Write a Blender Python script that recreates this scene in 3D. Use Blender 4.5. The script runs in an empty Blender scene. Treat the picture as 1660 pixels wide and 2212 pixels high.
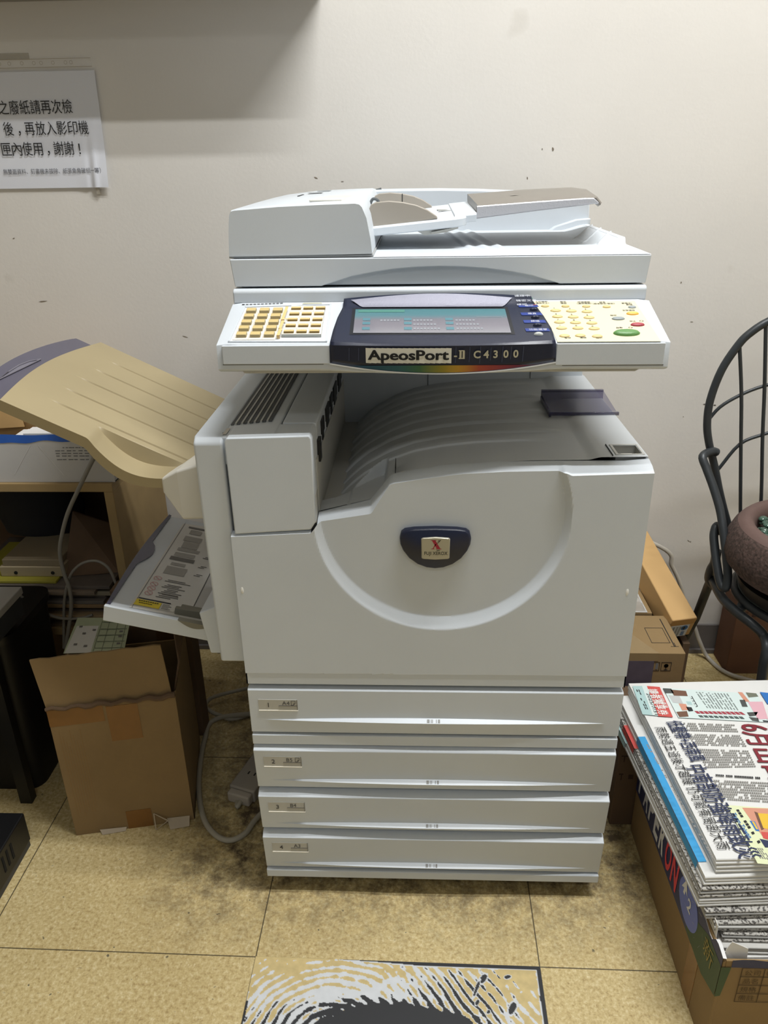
import bpy, bmesh, math, random
from mathutils import Vector, Matrix, noise
random.seed(7)
D = bpy.data
SC = bpy.context.scene
COL = SC.collection

# ------------------------------------------------------------------ camera
def make_camera():
    cx, cy, cz, pitch, yaw, roll, F = -0.0295, -0.9619, 1.1704, 0.4237, -0.0437, -0.0165, 1668.29
    f = Vector((math.sin(yaw)*math.cos(pitch), math.cos(yaw)*math.cos(pitch), -math.sin(pitch)))
    r0 = Vector((math.cos(yaw), -math.sin(yaw), 0)); u0 = r0.cross(f)
    r = math.cos(roll)*r0 + math.sin(roll)*u0
    u = -math.sin(roll)*r0 + math.cos(roll)*u0
    cam = D.cameras.new('camera'); o = D.objects.new('camera', cam); COL.objects.link(o)
    m = Matrix((r, u, -f)).transposed().to_4x4(); m.translation = (cx, cy, cz)
    o.matrix_world = m
    cam.sensor_fit = 'VERTICAL'; cam.sensor_height = 24.0; cam.lens = F*24.0/2212.0
    cam.clip_start = 0.02; cam.clip_end = 50
    SC.camera = o
make_camera()

# ------------------------------------------------------------------ light of the room
SC.view_settings.view_transform = 'Standard'; SC.view_settings.look = 'None'
SC.view_settings.gamma = 1.0; SC.view_settings.use_curve_mapping = False
SC.view_settings.exposure = 0.0
W = D.worlds.new('room_ambient'); SC.world = W; W.use_nodes = True
W.node_tree.nodes['Background'].inputs[0].default_value = (0.86, 0.94, 1.0, 1)
W.node_tree.nodes['Background'].inputs[1].default_value = 0.20
TUBE_W = 31.0
ROOM_W = 9.0
def area(name, loc, sx, sy, watts, col=(.985, 1, 1), rot=(0, 0, 0)):
    l = D.lights.new(name, 'AREA'); l.shape = 'RECTANGLE'; l.size = sx; l.size_y = sy
    l.energy = watts; l.color = col
    o = D.objects.new(name, l); COL.objects.link(o); o.location = loc; o.rotation_euler = rot
    return o
# two fluorescent tubes of the ceiling fixture, in front of the copier and a little to its right
area('ceiling_tube_light', (0.50, -0.29, 2.885), 1.15, 0.035, TUBE_W)
area('ceiling_tube_light', (0.50, -0.08, 2.885), 1.15, 0.035, TUBE_W)
# the next fixture of the ceiling row, further back in the room
area('ceiling_row_light', (0.0, -2.2, 2.88), 1.2, 0.4, ROOM_W)

# ------------------------------------------------------------------ helpers
def lin(h):
    h = h.lstrip('#'); v = [int(h[i:i+2], 16)/255 for i in (0, 2, 4)]
    return tuple((c/12.92 if c <= .04045 else ((c+.055)/1.055)**2.4) for c in v)+(1,)
MATS = {}
def mat(name, col, rough=.5, metal=0., var=0., vscale=8., bump=0., bscale=200., spec=.5, coat=0., trans=0., alpha=1., emit=None, estr=0., col2=None):
    if name in MATS: return MATS[name]
    m = D.materials.new(name); m.use_nodes = True; nt = m.node_tree; b = nt.nodes['Principled BSDF']
    c = lin(col) if isinstance(col, str) else col
    b.inputs['Base Color'].default_value = c
    b.inputs['Roughness'].default_value = rough; b.inputs['Metallic'].default_value = metal
    b.inputs['Specular IOR Level'].default_value = spec
    b.inputs['Coat Weight'].default_value = coat
    b.inputs['Transmission Weight'].default_value = trans; b.inputs['Alpha'].default_value = alpha
    if emit: b.inputs['Emission Color'].default_value = lin(emit); b.inputs['Emission Strength'].default_value = estr
    tc = nt.nodes.new('ShaderNodeTexCoord')
    if var or col2:
        n = nt.nodes.new('ShaderNodeTexNoise'); n.inputs['Scale'].default_value = vscale; n.inputs['Detail'].default_value = 5
        nt.links.new(tc.outputs['Object'], n.inputs['Vector'])
        r = nt.nodes.new('ShaderNodeValToRGB'); r.color_ramp.elements[0].position = .32; r.color_ramp.elements[1].position = .68
        d = lin(col2) if col2 else tuple(max(0, q*(1-var)) for q in c[:3])+(1,)
        r.color_ramp.elements[0].color = d; r.color_ramp.elements[1].color = c
        nt.links.new(n.outputs['Fac'], r.inputs['Fac']); nt.links.new(r.outputs['Color'], b.inputs['Base Color'])
    if bump:
        n2 = nt.nodes.new('ShaderNodeTexNoise'); n2.inputs['Scale'].default_value = bscale; n2.inputs['Detail'].default_value = 3
        nt.links.new(tc.outputs['Object'], n2.inputs['Vector'])
        bp = nt.nodes.new('ShaderNodeBump'); bp.inputs['Strength'].default_value = bump; bp.inputs['Distance'].default_value = .002
        nt.links.new(n2.outputs['Fac'], bp.inputs['Height']); nt.links.new(bp.outputs['Normal'], b.inputs['Normal'])
    MATS[name] = m
    return m

class B:
    """collects faces in world space; one builder becomes one mesh object"""
    def __init__(s): s.v = []; s.f = []; s.mi = []; s.mats = []
    def slot(s, m):
        if m not in s.mats: s.mats.append(m)
        return s.mats.index(m)
    def add(s, vs, fs, m=None):
        k = len(s.v); i = s.slot(m) if m else 0
        s.v += [tuple(p) for p in vs]; s.f += [tuple(q+k for q in f) for f in fs]; s.mi += [i]*len(fs)
    def box(s, x0, x1, y0, y1, z0, z1, m=None, M=None):
        vs = [Vector((x, y, z)) for x in (x0, x1) for y in (y0, y1) for z in (z0, z1)]
        if M: vs = [M @ p for p in vs]
        s.add(vs, [(0, 1, 3, 2), (4, 6, 7, 5), (0, 4, 5, 1), (2, 3, 7, 6), (0, 2, 6, 4), (1, 5, 7, 3)], m)
    def loft(s, rings, m=None, caps=True, closed=True):
        n = len(rings[0]); vs = [p for r in rings for p in r]; fs = []
        for i in range(len(rings)-1):
            for j in range(n if closed else n-1):
                a, b = i*n+j, i*n+(j+1) % n
                fs.append((a, b, b+n, a+n))
        if caps and closed: fs += [tuple(range(n))[::-1], tuple(range((len(rings)-1)*n, len(rings)*n))]
        s.add(vs, fs, m)
    def prism(s, poly, axis, a, b, m=None):
        """poly: 2-D outline in the other two axes (order x,y,z without the axis)"""
        def P(q, t): return {'X': (t, q[0], q[1]), 'Y': (q[0], t, q[1]), 'Z': (q[0], q[1], t)}[axis]
        s.loft([[P(q, a) for q in poly], [P(q, b) for q in poly]], m)
    def grid(s, fn, nu, nv, m=None):
        vs = [fn(i/nu, j/nv) for j in range(nv+1) for i in range(nu+1)]
        fs = [(j*(nu+1)+i, j*(nu+1)+i+1, (j+1)*(nu+1)+i+1, (j+1)*(nu+1)+i) for j in range(nv) for i in range(nu)]
        s.add(vs, fs, m)
    def tube(s, pts, r, n=12, m=None, closed=False, smooth=0, caps=True):
        P = [Vector(p) for p in pts]
        if smooth: P = spline(P, smooth, closed)
        N = len(P); rings = []; up = None
        for i in range(N):
            a = P[i-1] if (i > 0 or closed) else P[i]; b = P[(i+1) % N] if (i < N-1 or closed) else P[i]
            t = (b-a).normalized()
            if up is None: up = t.orthogonal().normalized()
            up = (up-t*up.dot(t)).normalized(); w = t.cross(up)
            rr = r[i*len(r)//N] if isinstance(r, (list, tuple)) else r
            rings.append([P[i]+rr*(math.cos(q)*up+math.sin(q)*w) for q in [2*math.pi*k/n for k in range(n)]])
        if closed: rings.append(rings[0])
        s.loft(rings, m, caps=caps and not closed)
    def lathe(s, prof, c, n=32, m=None, M=None, sx=1., sy=1.):
        rings = []
        for r, z in prof:
            ring = [Vector((sx*r*math.cos(2*math.pi*k/n), sy*r*math.sin(2*math.pi*k/n), z)) for k in range(n)]
            rings.append([(M @ p if M else p)+Vector(c) for p in ring])
        s.loft(rings, m)
    def text(s, body, m, org, xd, yd, height=None, width=None, align='L', bold=0., lift=None, vec=None, squeeze=1.):
        """flat lettering: org = start of the baseline, xd / yd = reading and upright directions"""
        c = D.curves.new('t', 'FONT'); c.body = body; c.size = 1; c.offset = bold; c.resolution_u = 3
        o = D.objects.new('t', c); COL.objects.link(o)
        dg = bpy.context.evaluated_depsgraph_get(); dg.update()
        me = D.meshes.new_from_object(o.evaluated_get(dg))
        vs = [v.co.copy() for v in me.vertices]; fs = [tuple(p.vertices) for p in me.polygons]
        D.objects.remove(o); D.curves.remove(c); D.meshes.remove(me)
        if not vs: return
        x0, x1 = min(v.x for v in vs), max(v.x for v in vs)
        ky = height/.72 if height else width/(x1-x0)
        kx = width/(x1-x0) if width else ky*squeeze
        if not height: ky = kx
        off = {'L': -x0, 'C': -(x0+x1)/2, 'R': -x1}[align]
        xd, yd, org = Vector(xd), Vector(yd), Vector(org)
        W_ = [org+xd*(v.x+off)*kx+yd*v.y*ky for v in vs]
        if vec: W_ = [Vector(vec(p)) for p in W_]
        s.add(W_, fs, m)
def spline(P, k, closed=False):
    out = []; N = len(P)
    for i in range(N if closed else N-1):
        a = P[i-1] if (i > 0 or closed) else P[i]; b = P[i]; c = P[(i+1) % N]
        d = P[(i+2) % N] if (i+2 < N or closed) else c
        for j in range(k):
            t = j/k
            out.append(.5*((2*b)+(c-a)*t+(2*a-5*b+4*c-d)*t*t+(3*b-a-3*c+d)*t**3))
    if not closed: out.append(P[-1])
    return out
def interp(x, pts):
    if x <= pts[0][0]: return pts[0][1]
    for (a, b), (c, d) in zip(pts, pts[1:]):
        if x <= c: return b+(d-b)*(x-a)/(c-a)
    return pts[-1][1]
def sm(a, b, x):
    t = min(1, max(0, (x-a)/(b-a))); return t*t*(3-2*t)

def origin_of(p):
    v = Vector((0, 0, 0))
    while p: v += p.location; p = p.parent
    return v
def obj(name, b, m=None, parent=None, bev=0., smooth=35, solid=0., origin=None, weld=True):
    if parent: off = origin_of(parent)
    elif origin: off = Vector(origin)
    else:
        xs = [p[0] for p in b.v]; ys = [p[1] for p in b.v]; zs = [p[2] for p in b.v]
        off = Vector(((min(xs)+max(xs))/2, (min(ys)+max(ys))/2, min(zs)))
    me = D.meshes.new(name); me.from_pydata([tuple(Vector(p)-off) for p in b.v], [], b.f)
    mats = b.mats if b.mats else [m]
    for q in mats: me.materials.append(q)
    for p, i in zip(me.polygons, b.mi): p.material_index = i if b.mats else 0
    if weld:
        bm = bmesh.new(); bm.from_mesh(me); bmesh.ops.remove_doubles(bm, verts=bm.verts, dist=1e-6)
        bmesh.ops.recalc_face_normals(bm, faces=bm.faces); bm.to_mesh(me); bm.free()
    if smooth:
        for p in me.polygons: p.use_smooth = True
        me.set_sharp_from_angle(angle=math.radians(smooth))
    o = D.objects.new(name, me); COL.objects.link(o)
    if parent: o.parent = parent
    else: o.location = off
    if solid:
        s = o.modifiers.new('solid', 'SOLIDIFY'); s.thickness = solid; s.offset = -1
    if bev:
        k = o.modifiers.new('bevel', 'BEVEL'); k.width = bev; k.segments = 3; k.limit_method = 'ANGLE'; k.angle_limit = math.radians(40); k.harden_normals = True
    return o
def thing(name, loc, label, cat, group=None):
    o = D.objects.new(name, None); COL.objects.link(o); o.location = loc; o.empty_display_size = .05
    return tag(o, label, cat, group)
def tag(o, label, cat, group=None, kind=None):
    o['label'] = label; o['category'] = cat
    if group: o['group'] = group
    if kind: o['kind'] = kind
    return o
def struct(o): o['kind'] = 'structure'; return o
def dup(o, dx, dy, dz, parent):
    c = o.copy(); COL.objects.link(c); c.parent = parent; c.location = Vector(o.location)+Vector((dx, dy, dz)); return c

# ------------------------------------------------------------------ materials
PL = mat('white_plastic', '#cfd5db', .42, var=.05, vscale=5, bump=.05, bscale=900)
PLW = mat('warm_white_plastic', '#d9d6cc', .5, var=.08, vscale=9)
PLC = mat('aged_cream_plastic', '#ddd4b2', .45)
PLG = mat('grey_plastic', '#b9b8b2', .5, bump=.1, bscale=1500)
GRG = mat('greige_plastic', '#a29a8f', .45, var=.05)
TANP = mat('yellowed_plastic', '#a99a78', .5, var=.08, vscale=6)
NAVY = mat('navy_plastic', '#1a2036', .32, bump=.12, bscale=1800)
DKG = mat('dark_gap', '#191b1c', .7)
SMOKE = mat('smoked_plastic', '#5d5a68', .3, var=.1)
SILV = mat('silver_paint', '#8c8c9a', .45, .25, bump=.25, bscale=1400)
BLK = mat('black_plastic', '#0e0e10', .45, bump=.1, bscale=900)
INK = mat('black_ink', '#17171a', .6)
GREYINK = mat('grey_ink', '#6f6f70', .7)
CRD = mat('cardboard', '#8f7650', .85, var=.14, vscale=7, bump=.15, bscale=120)
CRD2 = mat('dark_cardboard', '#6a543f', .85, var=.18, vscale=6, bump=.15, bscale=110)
CRD3 = mat('pale_cardboard', '#c8a26c', .8, var=.07, vscale=6)
TAPE = mat('brown_tape', '#865c2c', .25, var=.12, vscale=30)
PAPER = mat('white_paper', '#e4e4e4', .75, var=.04)
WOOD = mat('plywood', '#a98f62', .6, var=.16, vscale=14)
WHITECARD = mat('white_card', '#c3c1bf', .7, var=.05)
# ------------------------------------------------------------------ the setting
def floor_material():
    m = D.materials.new('vinyl_floor'); m.use_nodes = True; nt = m.node_tree; L = nt.links.new; N = nt.nodes.new
    b = nt.nodes['Principled BSDF']; b.inputs['Roughness'].default_value = .55
    tc = N('ShaderNodeTexCoord')
    def noise_(scale, detail=4, rough=.6, vec=None):
        n = N('ShaderNodeTexNoise'); n.inputs['Scale'].default_value = scale; n.inputs['Detail'].default_value = detail; n.inputs['Roughness'].default_value = rough
        L(vec or tc.outputs['Object'], n.inputs['Vector']); return n.outputs['Fac']
    def ramp(f, stops):
        r = N('ShaderNodeValToRGB'); e = r.color_ramp.elements
        e[0].position, e[0].color = stops[0][0], lin(stops[0][1]); e[1].position, e[1].color = stops[-1][0], lin(stops[-1][1])
        for p, c in stops[1:-1]:
            q = e.new(p); q.color = lin(c)
        L(f, r.inputs['Fac']); return r.outputs['Color']
    def mix(f, a, c, t='MIX'):
        x = N('ShaderNodeMix'); x.data_type = 'RGBA'; x.blend_type = t
        if isinstance(f, float): x.inputs[0].default_value = f
        else: L(f, x.inputs[0])
        for i, q in ((6, a), (7, c)):
            if isinstance(q, str): x.inputs[i].default_value = lin(q)
            else: L(q, x.inputs[i])
        return x.outputs[2]
    def math_(op, a, c=None):
        x = N('ShaderNodeMath'); x.operation = op
        for i, q in ((0, a), (1, c)):
            if q is None: continue
            if isinstance(q, (int, float)): x.inputs[i].default_value = q
            else: L(q, x.inputs[i])
        return x.outputs[0]
    base = ramp(noise_(150, 8, .72), [(.34, '#a58d5c'), (.46, '#c6b07c'), (.55, '#d2bf8c'), (.68, '#e6d8b0')])
    cloud = ramp(noise_(3.2, 3), [(.35, '#c8bea6'), (.65, '#ffffff')])
    col = mix(.35, base, cloud, 'MULTIPLY')
    mp = N('ShaderNodeMapping'); mp.inputs['Scale'].default_value = (240, 90, 1); mp.inputs['Rotation'].default_value = (0, 0, .6)
    L(tc.outputs['Object'], mp.inputs['Vector'])
    fib = ramp(noise_(1.0, 4, .6, mp.outputs['Vector']), [(.58, '#000000'), (.72, '#ffffff')])
    col = mix(math_('MULTIPLY', fib, .55), col, '#e6d8ae')
    mp2 = N('ShaderNodeMapping'); mp2.inputs['Scale'].default_value = (60, 150, 1); mp2.inputs['Rotation'].default_value = (0, 0, -.35)
    L(tc.outputs['Object'], mp2.inputs['Vector'])
    scr = ramp(noise_(1.0, 4, .65, mp2.outputs['Vector']), [(.63, '#000000'), (.74, '#ffffff')])
    col = mix(math_('MULTIPLY', scr, .5), col, '#6a5634')
    spk = ramp(noise_(75, 2, .5), [(.72, '#000000'), (.76, '#ffffff')])
    col = mix(math_('MULTIPLY', spk, .8), col, '#2a251c')
    # grime worked into the tiles around the copier's feet and along the wall, deepened to paint in the shade under the copier's front
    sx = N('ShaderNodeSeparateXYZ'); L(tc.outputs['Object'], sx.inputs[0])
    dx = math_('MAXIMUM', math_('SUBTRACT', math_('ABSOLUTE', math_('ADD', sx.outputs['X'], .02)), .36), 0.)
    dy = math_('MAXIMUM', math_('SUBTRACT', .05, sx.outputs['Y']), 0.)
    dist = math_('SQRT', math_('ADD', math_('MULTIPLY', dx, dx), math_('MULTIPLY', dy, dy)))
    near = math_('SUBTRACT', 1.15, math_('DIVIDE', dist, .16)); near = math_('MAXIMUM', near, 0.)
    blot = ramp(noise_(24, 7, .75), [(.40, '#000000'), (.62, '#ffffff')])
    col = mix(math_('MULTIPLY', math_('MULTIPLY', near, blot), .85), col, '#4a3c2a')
    # joints between the 457 mm tiles
    vr = N('ShaderNodeVectorRotate'); vr.rotation_type = 'Z_AXIS'; vr.inputs['Angle'].default_value = .012
    sub = N('ShaderNodeVectorMath'); sub.operation = 'SUBTRACT'; sub.inputs[1].default_value = (-.2863, -.125, 0)
    L(tc.outputs['Object'], sub.inputs[0]); L(sub.outputs[0], vr.inputs['Vector'])
    s2 = N('ShaderNodeSeparateXYZ'); L(vr.outputs[0], s2.inputs[0])
    g = None
    for a in ('X', 'Y'):
        t = math_('DIVIDE', s2.outputs[a], .457); t = math_('ABSOLUTE', math_('SUBTRACT', math_('FRACT', math_('ADD', t, 100.5)), .5))
        ln = math_('LESS_THAN', t, .0022); g = ln if g is None else math_('MAXIMUM', g, ln)
    col = mix(math_('MULTIPLY', g, .85), col, '#2e2414')
    L(col, b.inputs['Base Color'])
    bp = N('ShaderNodeBump'); bp.inputs['Strength'].default_value = .15; bp.inputs['Distance'].default_value = .002
    L(noise_(60, 5), bp.inputs['Height']); L(bp.outputs['Normal'], b.inputs['Normal'])
    return m
def wall_material():
    m = D.materials.new('wall_paint'); m.use_nodes = True; nt = m.node_tree; L = nt.links.new; N = nt.nodes.new
    b = nt.nodes['Principled BSDF']; b.inputs['Roughness'].default_value = .75; b.inputs['Specular IOR Level'].default_value = .25
    tc = N('ShaderNodeTexCoord')
    n = N('ShaderNodeTexNoise'); n.inputs['Scale'].default_value = 2.2; n.inputs['Detail'].default_value = 5
    r = N('ShaderNodeValToRGB'); e = r.color_ramp.elements
    e[0].position, e[0].color = .3, lin('#d5d1cb'); e[1].position, e[1].color = .7, lin('#dedad4')
    L(tc.outputs['Object'], n.inputs['Vector']); L(n.outputs['Fac'], r.inputs['Fac'])
    n2 = N('ShaderNodeTexNoise'); n2.inputs['Scale'].default_value = 9; n2.inputs['Detail'].default_value = 2
    L(tc.outputs['Object'], n2.inputs['Vector'])
    r2 = N('ShaderNodeValToRGB'); r2.color_ramp.elements[0].position = .73; r2.color_ramp.elements[1].position = .82
    L(n2.outputs['Fac'], r2.inputs['Fac'])
    mx = N('ShaderNodeMix'); mx.data_type = 'RGBA'; mu = N('ShaderNodeMath'); mu.operation = 'MULTIPLY'; mu.inputs[1].default_value = .25
    L(r2.outputs['Color'], mu.inputs[0]); L(mu.outputs[0], mx.inputs[0]); L(r.outputs['Color'], mx.inputs[6]); mx.inputs[7].default_value = lin('#9d9484')
    L(mx.outputs[2], b.inputs['Base Color'])
    n3 = N('ShaderNodeTexNoise'); n3.inputs['Scale'].default_value = 130; n3.inputs['Detail'].default_value = 3
    L(tc.outputs['Object'], n3.inputs['Vector'])
    bp = N('ShaderNodeBump'); bp.inputs['Strength'].default_value = .12; bp.inputs['Distance'].default_value = .002
    L(n3.outputs['Fac'], bp.inputs['Height']); L(bp.outputs['Normal'], b.inputs['Normal'])
    return m
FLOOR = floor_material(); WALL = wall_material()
WY = .755
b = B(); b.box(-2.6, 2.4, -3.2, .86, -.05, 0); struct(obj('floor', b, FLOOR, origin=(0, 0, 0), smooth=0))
# back wall, with the old scuffs and chips of its paint
b = B(); b.box(-2.6, 2.4, WY, WY+.1, 0, 3.0, WALL)
SCUF = mat('scuff', '#7d7365', .8); SCUF2 = mat('dark_scuff', '#3a3531', .8)
def scuff(p, w, h, a, m):
    x, z = p; c, s_ = math.cos(a), math.sin(a); n = 10; ring = []
    for k in range(n):
        q = 2*math.pi*k/n; rr = .75+.5*random.random()
        u, v = w*rr*math.cos(q), h*rr*math.sin(q); ring.append((x+c*u-s_*v, WY-.0006, z+s_*u+c*v))
    b.add(ring, [tuple(range(n))], m)
for p, w, h, a, m in [((0.6252, 0.6640), .006, .0022, 0, SCUF2), ((0.6482, 0.6617), .006, .002, 0, SCUF2), ((0.6681, 0.6660), .008, .003, .15, SCUF2),
    ((0.6390, 0.3196), .006, .0018, -.7, SCUF), ((-0.2328, 1.1461), .007, .0018, -.4, SCUF), ((-0.8520, 0.9045), .016, .002, .1, SCUF),
    ((0.2454, 1.1919), .003, .006, .3, SCUF), ((0.1981, 1.1390), .002, .004, .2, SCUF), ((0.2243, 1.1922), .002, .003, 0, SCUF), ((-0.5434, 0.8248), .012, .0012, -.3, SCUF),
    ((0.5693, 0.8484), .006, .0012, 0, SCUF), ((0.5349, 0.9311), .002, .003, 0, SCUF), ((-0.1788, 1.1384), .006, .0012, 0, SCUF), ((0.5819, 0.6348), .002, .002, 0, SCUF), 
    ((-0.8882, 1.0365), .005, .0015, .3, SCUF), ((0.6439, 0.3171), .003, .002, .5, SCUF)]:
    scuff(p, w*.6, h*.55, a, m)
struct(obj('wall_back', b, WALL, origin=(0, WY, 0), smooth=0, weld=False))
CEIL = mat('ceiling_paint', '#e6e5e0', .9)
b = B(); b.box(-2.6, 2.4, -3.2, .86, 3.0, 3.05); struct(obj('ceiling', b, CEIL, smooth=0))
b = B(); b.box(-2.7, -2.6, -3.2, .86, 0, 3.0); struct(obj('wall_left', b, WALL, smooth=0))
b = B(); b.box(2.4, 2.5, -3.2, .86, 0, 3.0); struct(obj('wall_right', b, WALL, smooth=0))
BASE = mat('baseboard_vinyl', '#6b6663', .5, var=.1, vscale=20)
b = B(); b.box(-2.6, 2.4, WY-.006, WY, 0, .082); b.box(-2.6, 2.4, WY-.014, WY-.006, 0, .012)
struct(obj('baseboard_back', b, BASE, bev=.001, smooth=0))

# ceiling fixture carrying the two tubes
t = thing('ceiling_lamp', (.5, -.19, 2.9), 'long white ceiling lamp with two tubes above the photographer', 'ceiling lamp')
b = B(); b.box(-.14, 1.14, -.40, .03, 2.96, 3.0); b.box(-.14, 1.14, -.40, -.38, 2.9, 2.96); b.box(-.14, 1.14, -.01, .03, 2.9, 2.96); obj('housing', b, mat('lamp_enamel', '#e8e8e8', .4), t)
GLOW = mat('tube_glow', '#ffffff', .5, emit='#fff8ea', estr=4)
for y in (-.29, -.08):
    b = B(); b.tube([(-.10, y, 2.925), (1.10, y, 2.925)], .013, 16); obj('tube', b, GLOW, t)

# the floor tile whose pattern has worn away to the white and black underlay
def worn_tile():
    TAN, WHT, BK = [Vector(lin(q)[:3]) for q in ('#c9b47f', '#cfd2d6', '#27282c')]
    ca, sa = math.cos(-.012), math.sin(-.012); T = .457
    nu, nv = 360, 240
    def fn(u, v):
        x, y = u*T, -v*T*.55
        return (-.2863+ca*x-sa*y, -.125+sa*x+ca*y, .0012)
    vs, cols = [], []
    for j in range(nv+1):
        for i in range(nu+1):
            u, v = i/nu, j/nv; X, Y = u, v*.55            # tile units
            vs.append(fn(u, v)); p = Vector((X*9, Y*9, 0))
            n1 = noise.fractal(p*1.0, 1, 2, 5); n2 = noise.fractal(p*4+Vector((7, 3, 0)), 1, 2, 4); n3 = noise.noise(p*1.1+Vector((3, 9, 1)))
            # wear fields: white underlay, black adhesive core, loops on the left, diagonals on the right
            core = 1-math.hypot((X-.50-.5*(Y-.20))/.30, (Y-.225)/.085)
            whit = 1-math.hypot((X-.45)/.52, (Y-.26)/.25)
            dl = math.hypot(X-.30, (Y-.30)*1.1)
            st_l = math.sin(dl*215+2.2*n3+.9*n1)
            st_r = math.sin((X*.80-Y*.60)*205+1.6*n3)
            wr = sm(.40, .56, X); st = st_l*(1-wr)+st_r*wr
            white = whit*1.7+.40*n1+.45*n2+.42*st-.12
            col = TAN*(1+.14*n2)
            if white > .10: col = WHT*(1+.06*n2)
            blk = core*2.1+.50*n2+.35*st*sm(-.9, .2, core)+.05
            lft = 1-math.hypot((X-.17)/.20, (Y-.27)/.115)
            blk2 = lft*1.1+.75*st_l+.35*n2-.80
            rgt = 1-math.hypot((X-.70)/.20, (Y-.15)/.14)
            blk3 = rgt*.85+.85*st_r+.45*n2-.95
            if max(blk, blk2, blk3) > 0: col = BK
            # torn chips on the right and the black seam along the top and the right edge
            for cx, cy, rx, ry in ((.80, .052, .011, .016), (.775, .088, .006, .026), (.885, .042, .010, .006), (.890, .150, .012, .020), (.775, .135, .006, .009), (.81, .165, .006, .006)):
                dd = math.hypot((X-cx+.4*(Y-cy))/rx, (Y-cy)/ry)+.30*n2
                if dd < 1: col = BK
                elif dd < 1.4: col = WHT
            e = min(1-X, Y if X > .30 else 9)
            w = .013+.003*n1; wt = w if (1-X) < Y else .0125*sm(.30, .62, X)+.002*n1
            if e < wt: col = BK
            elif e < wt+.004+.003*n2: col = WHT
            if X < .006+.006*n2 and Y > .16: col = BK
            cols.append(col)
    fs = [(j*(nu+1)+i, (j+1)*(nu+1)+i, (j+1)*(nu+1)+i+1, j*(nu+1)+i+1) for j in range(nv) for i in range(nu)]
    me = D.meshes.new('worn_tile'); off = Vector((-.06, -.3, 0)); me.from_pydata([tuple(Vector(q)-off) for q in vs], [], fs)
    at = me.color_attributes.new('wear', 'FLOAT_COLOR', 'POINT')
    at.data.foreach_set('color', [q for c in cols for q in (c[0], c[1], c[2], 1)])
    m = D.materials.new('worn_vinyl'); m.use_nodes = True; a = m.node_tree.nodes.new('ShaderNodeAttribute'); a.attribute_name = 'wear'
    bs = m.node_tree.nodes['Principled BSDF']; bs.inputs['Roughness'].default_value = .55
    m.node_tree.links.new(a.outputs['Color'], bs.inputs['Base Color']); me.materials.append(m)
    o = D.objects.new('floor_worn_tile', me); COL.objects.link(o); o.location = off
    return struct(o)
worn_tile()

# shallow cupboard on the wall above the picture: its underside shows at the very top
t = thing('wall_cupboard', (-.9, .65, 1.456), 'grey wall cupboard hanging high above the paper notice', 'cupboard')
b = B(); b.box(-1.6, -.206, .632, WY, 1.462, 2.15); obj('body', b, mat('cupboard_grey', '#8f8b84', .5), t, bev=.003)
for x0, x1 in ((-1.595, -.905), (-.9, -.21)):
    b = B(); b.box(x0, x1, .618, .631, 1.467, 2.145); d = obj('door', b, mat('cupboard_door', '#a19d95', .45), t, bev=.002)
    b = B(); b.tube([(x1-.05 if x1 < -.5 else x0+.05, .611, 1.5), (x1-.05 if x1 < -.5 else x0+.05, .611, 1.6)], .005); obj('handle', b, SILV, d)
# ------------------------------------------------------------------ the photocopier
CP = thing('photocopier', (0, .35, 0), 'large white office photocopier with navy control panel and four paper drawers, standing against the wall', 'photocopier')
XL, XR = -.2868, .2868
b = B(); b.box(XL+.004, XR-.004, .022, .69, .05, .715); b.box(-.318, -.28, .05, .66, .50, .83)
obj('chassis', b, PLG, CP, bev=.004)
for x, y in ((-.235, .058), (.235, .058), (-.235, .61), (.235, .61)):
    b = B(); b.tube([(x-.017, y, .0235), (x+.017, y, .0235)], .0235, 20); b.box(x-.02, x+.02, y-.018, y+.018, .036, .056)
    obj('caster', b, BLK, CP, bev=.002)
b = B(); b.box(XL, XR, -.001, .03, .0365, .0535); obj('plinth', b, PL, CP, bev=.002)
b = B(); b.box(XL, XR, -.001, .03, .3305, .3495); obj('blank_panel', b, PL, CP, bev=.0015)

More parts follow.
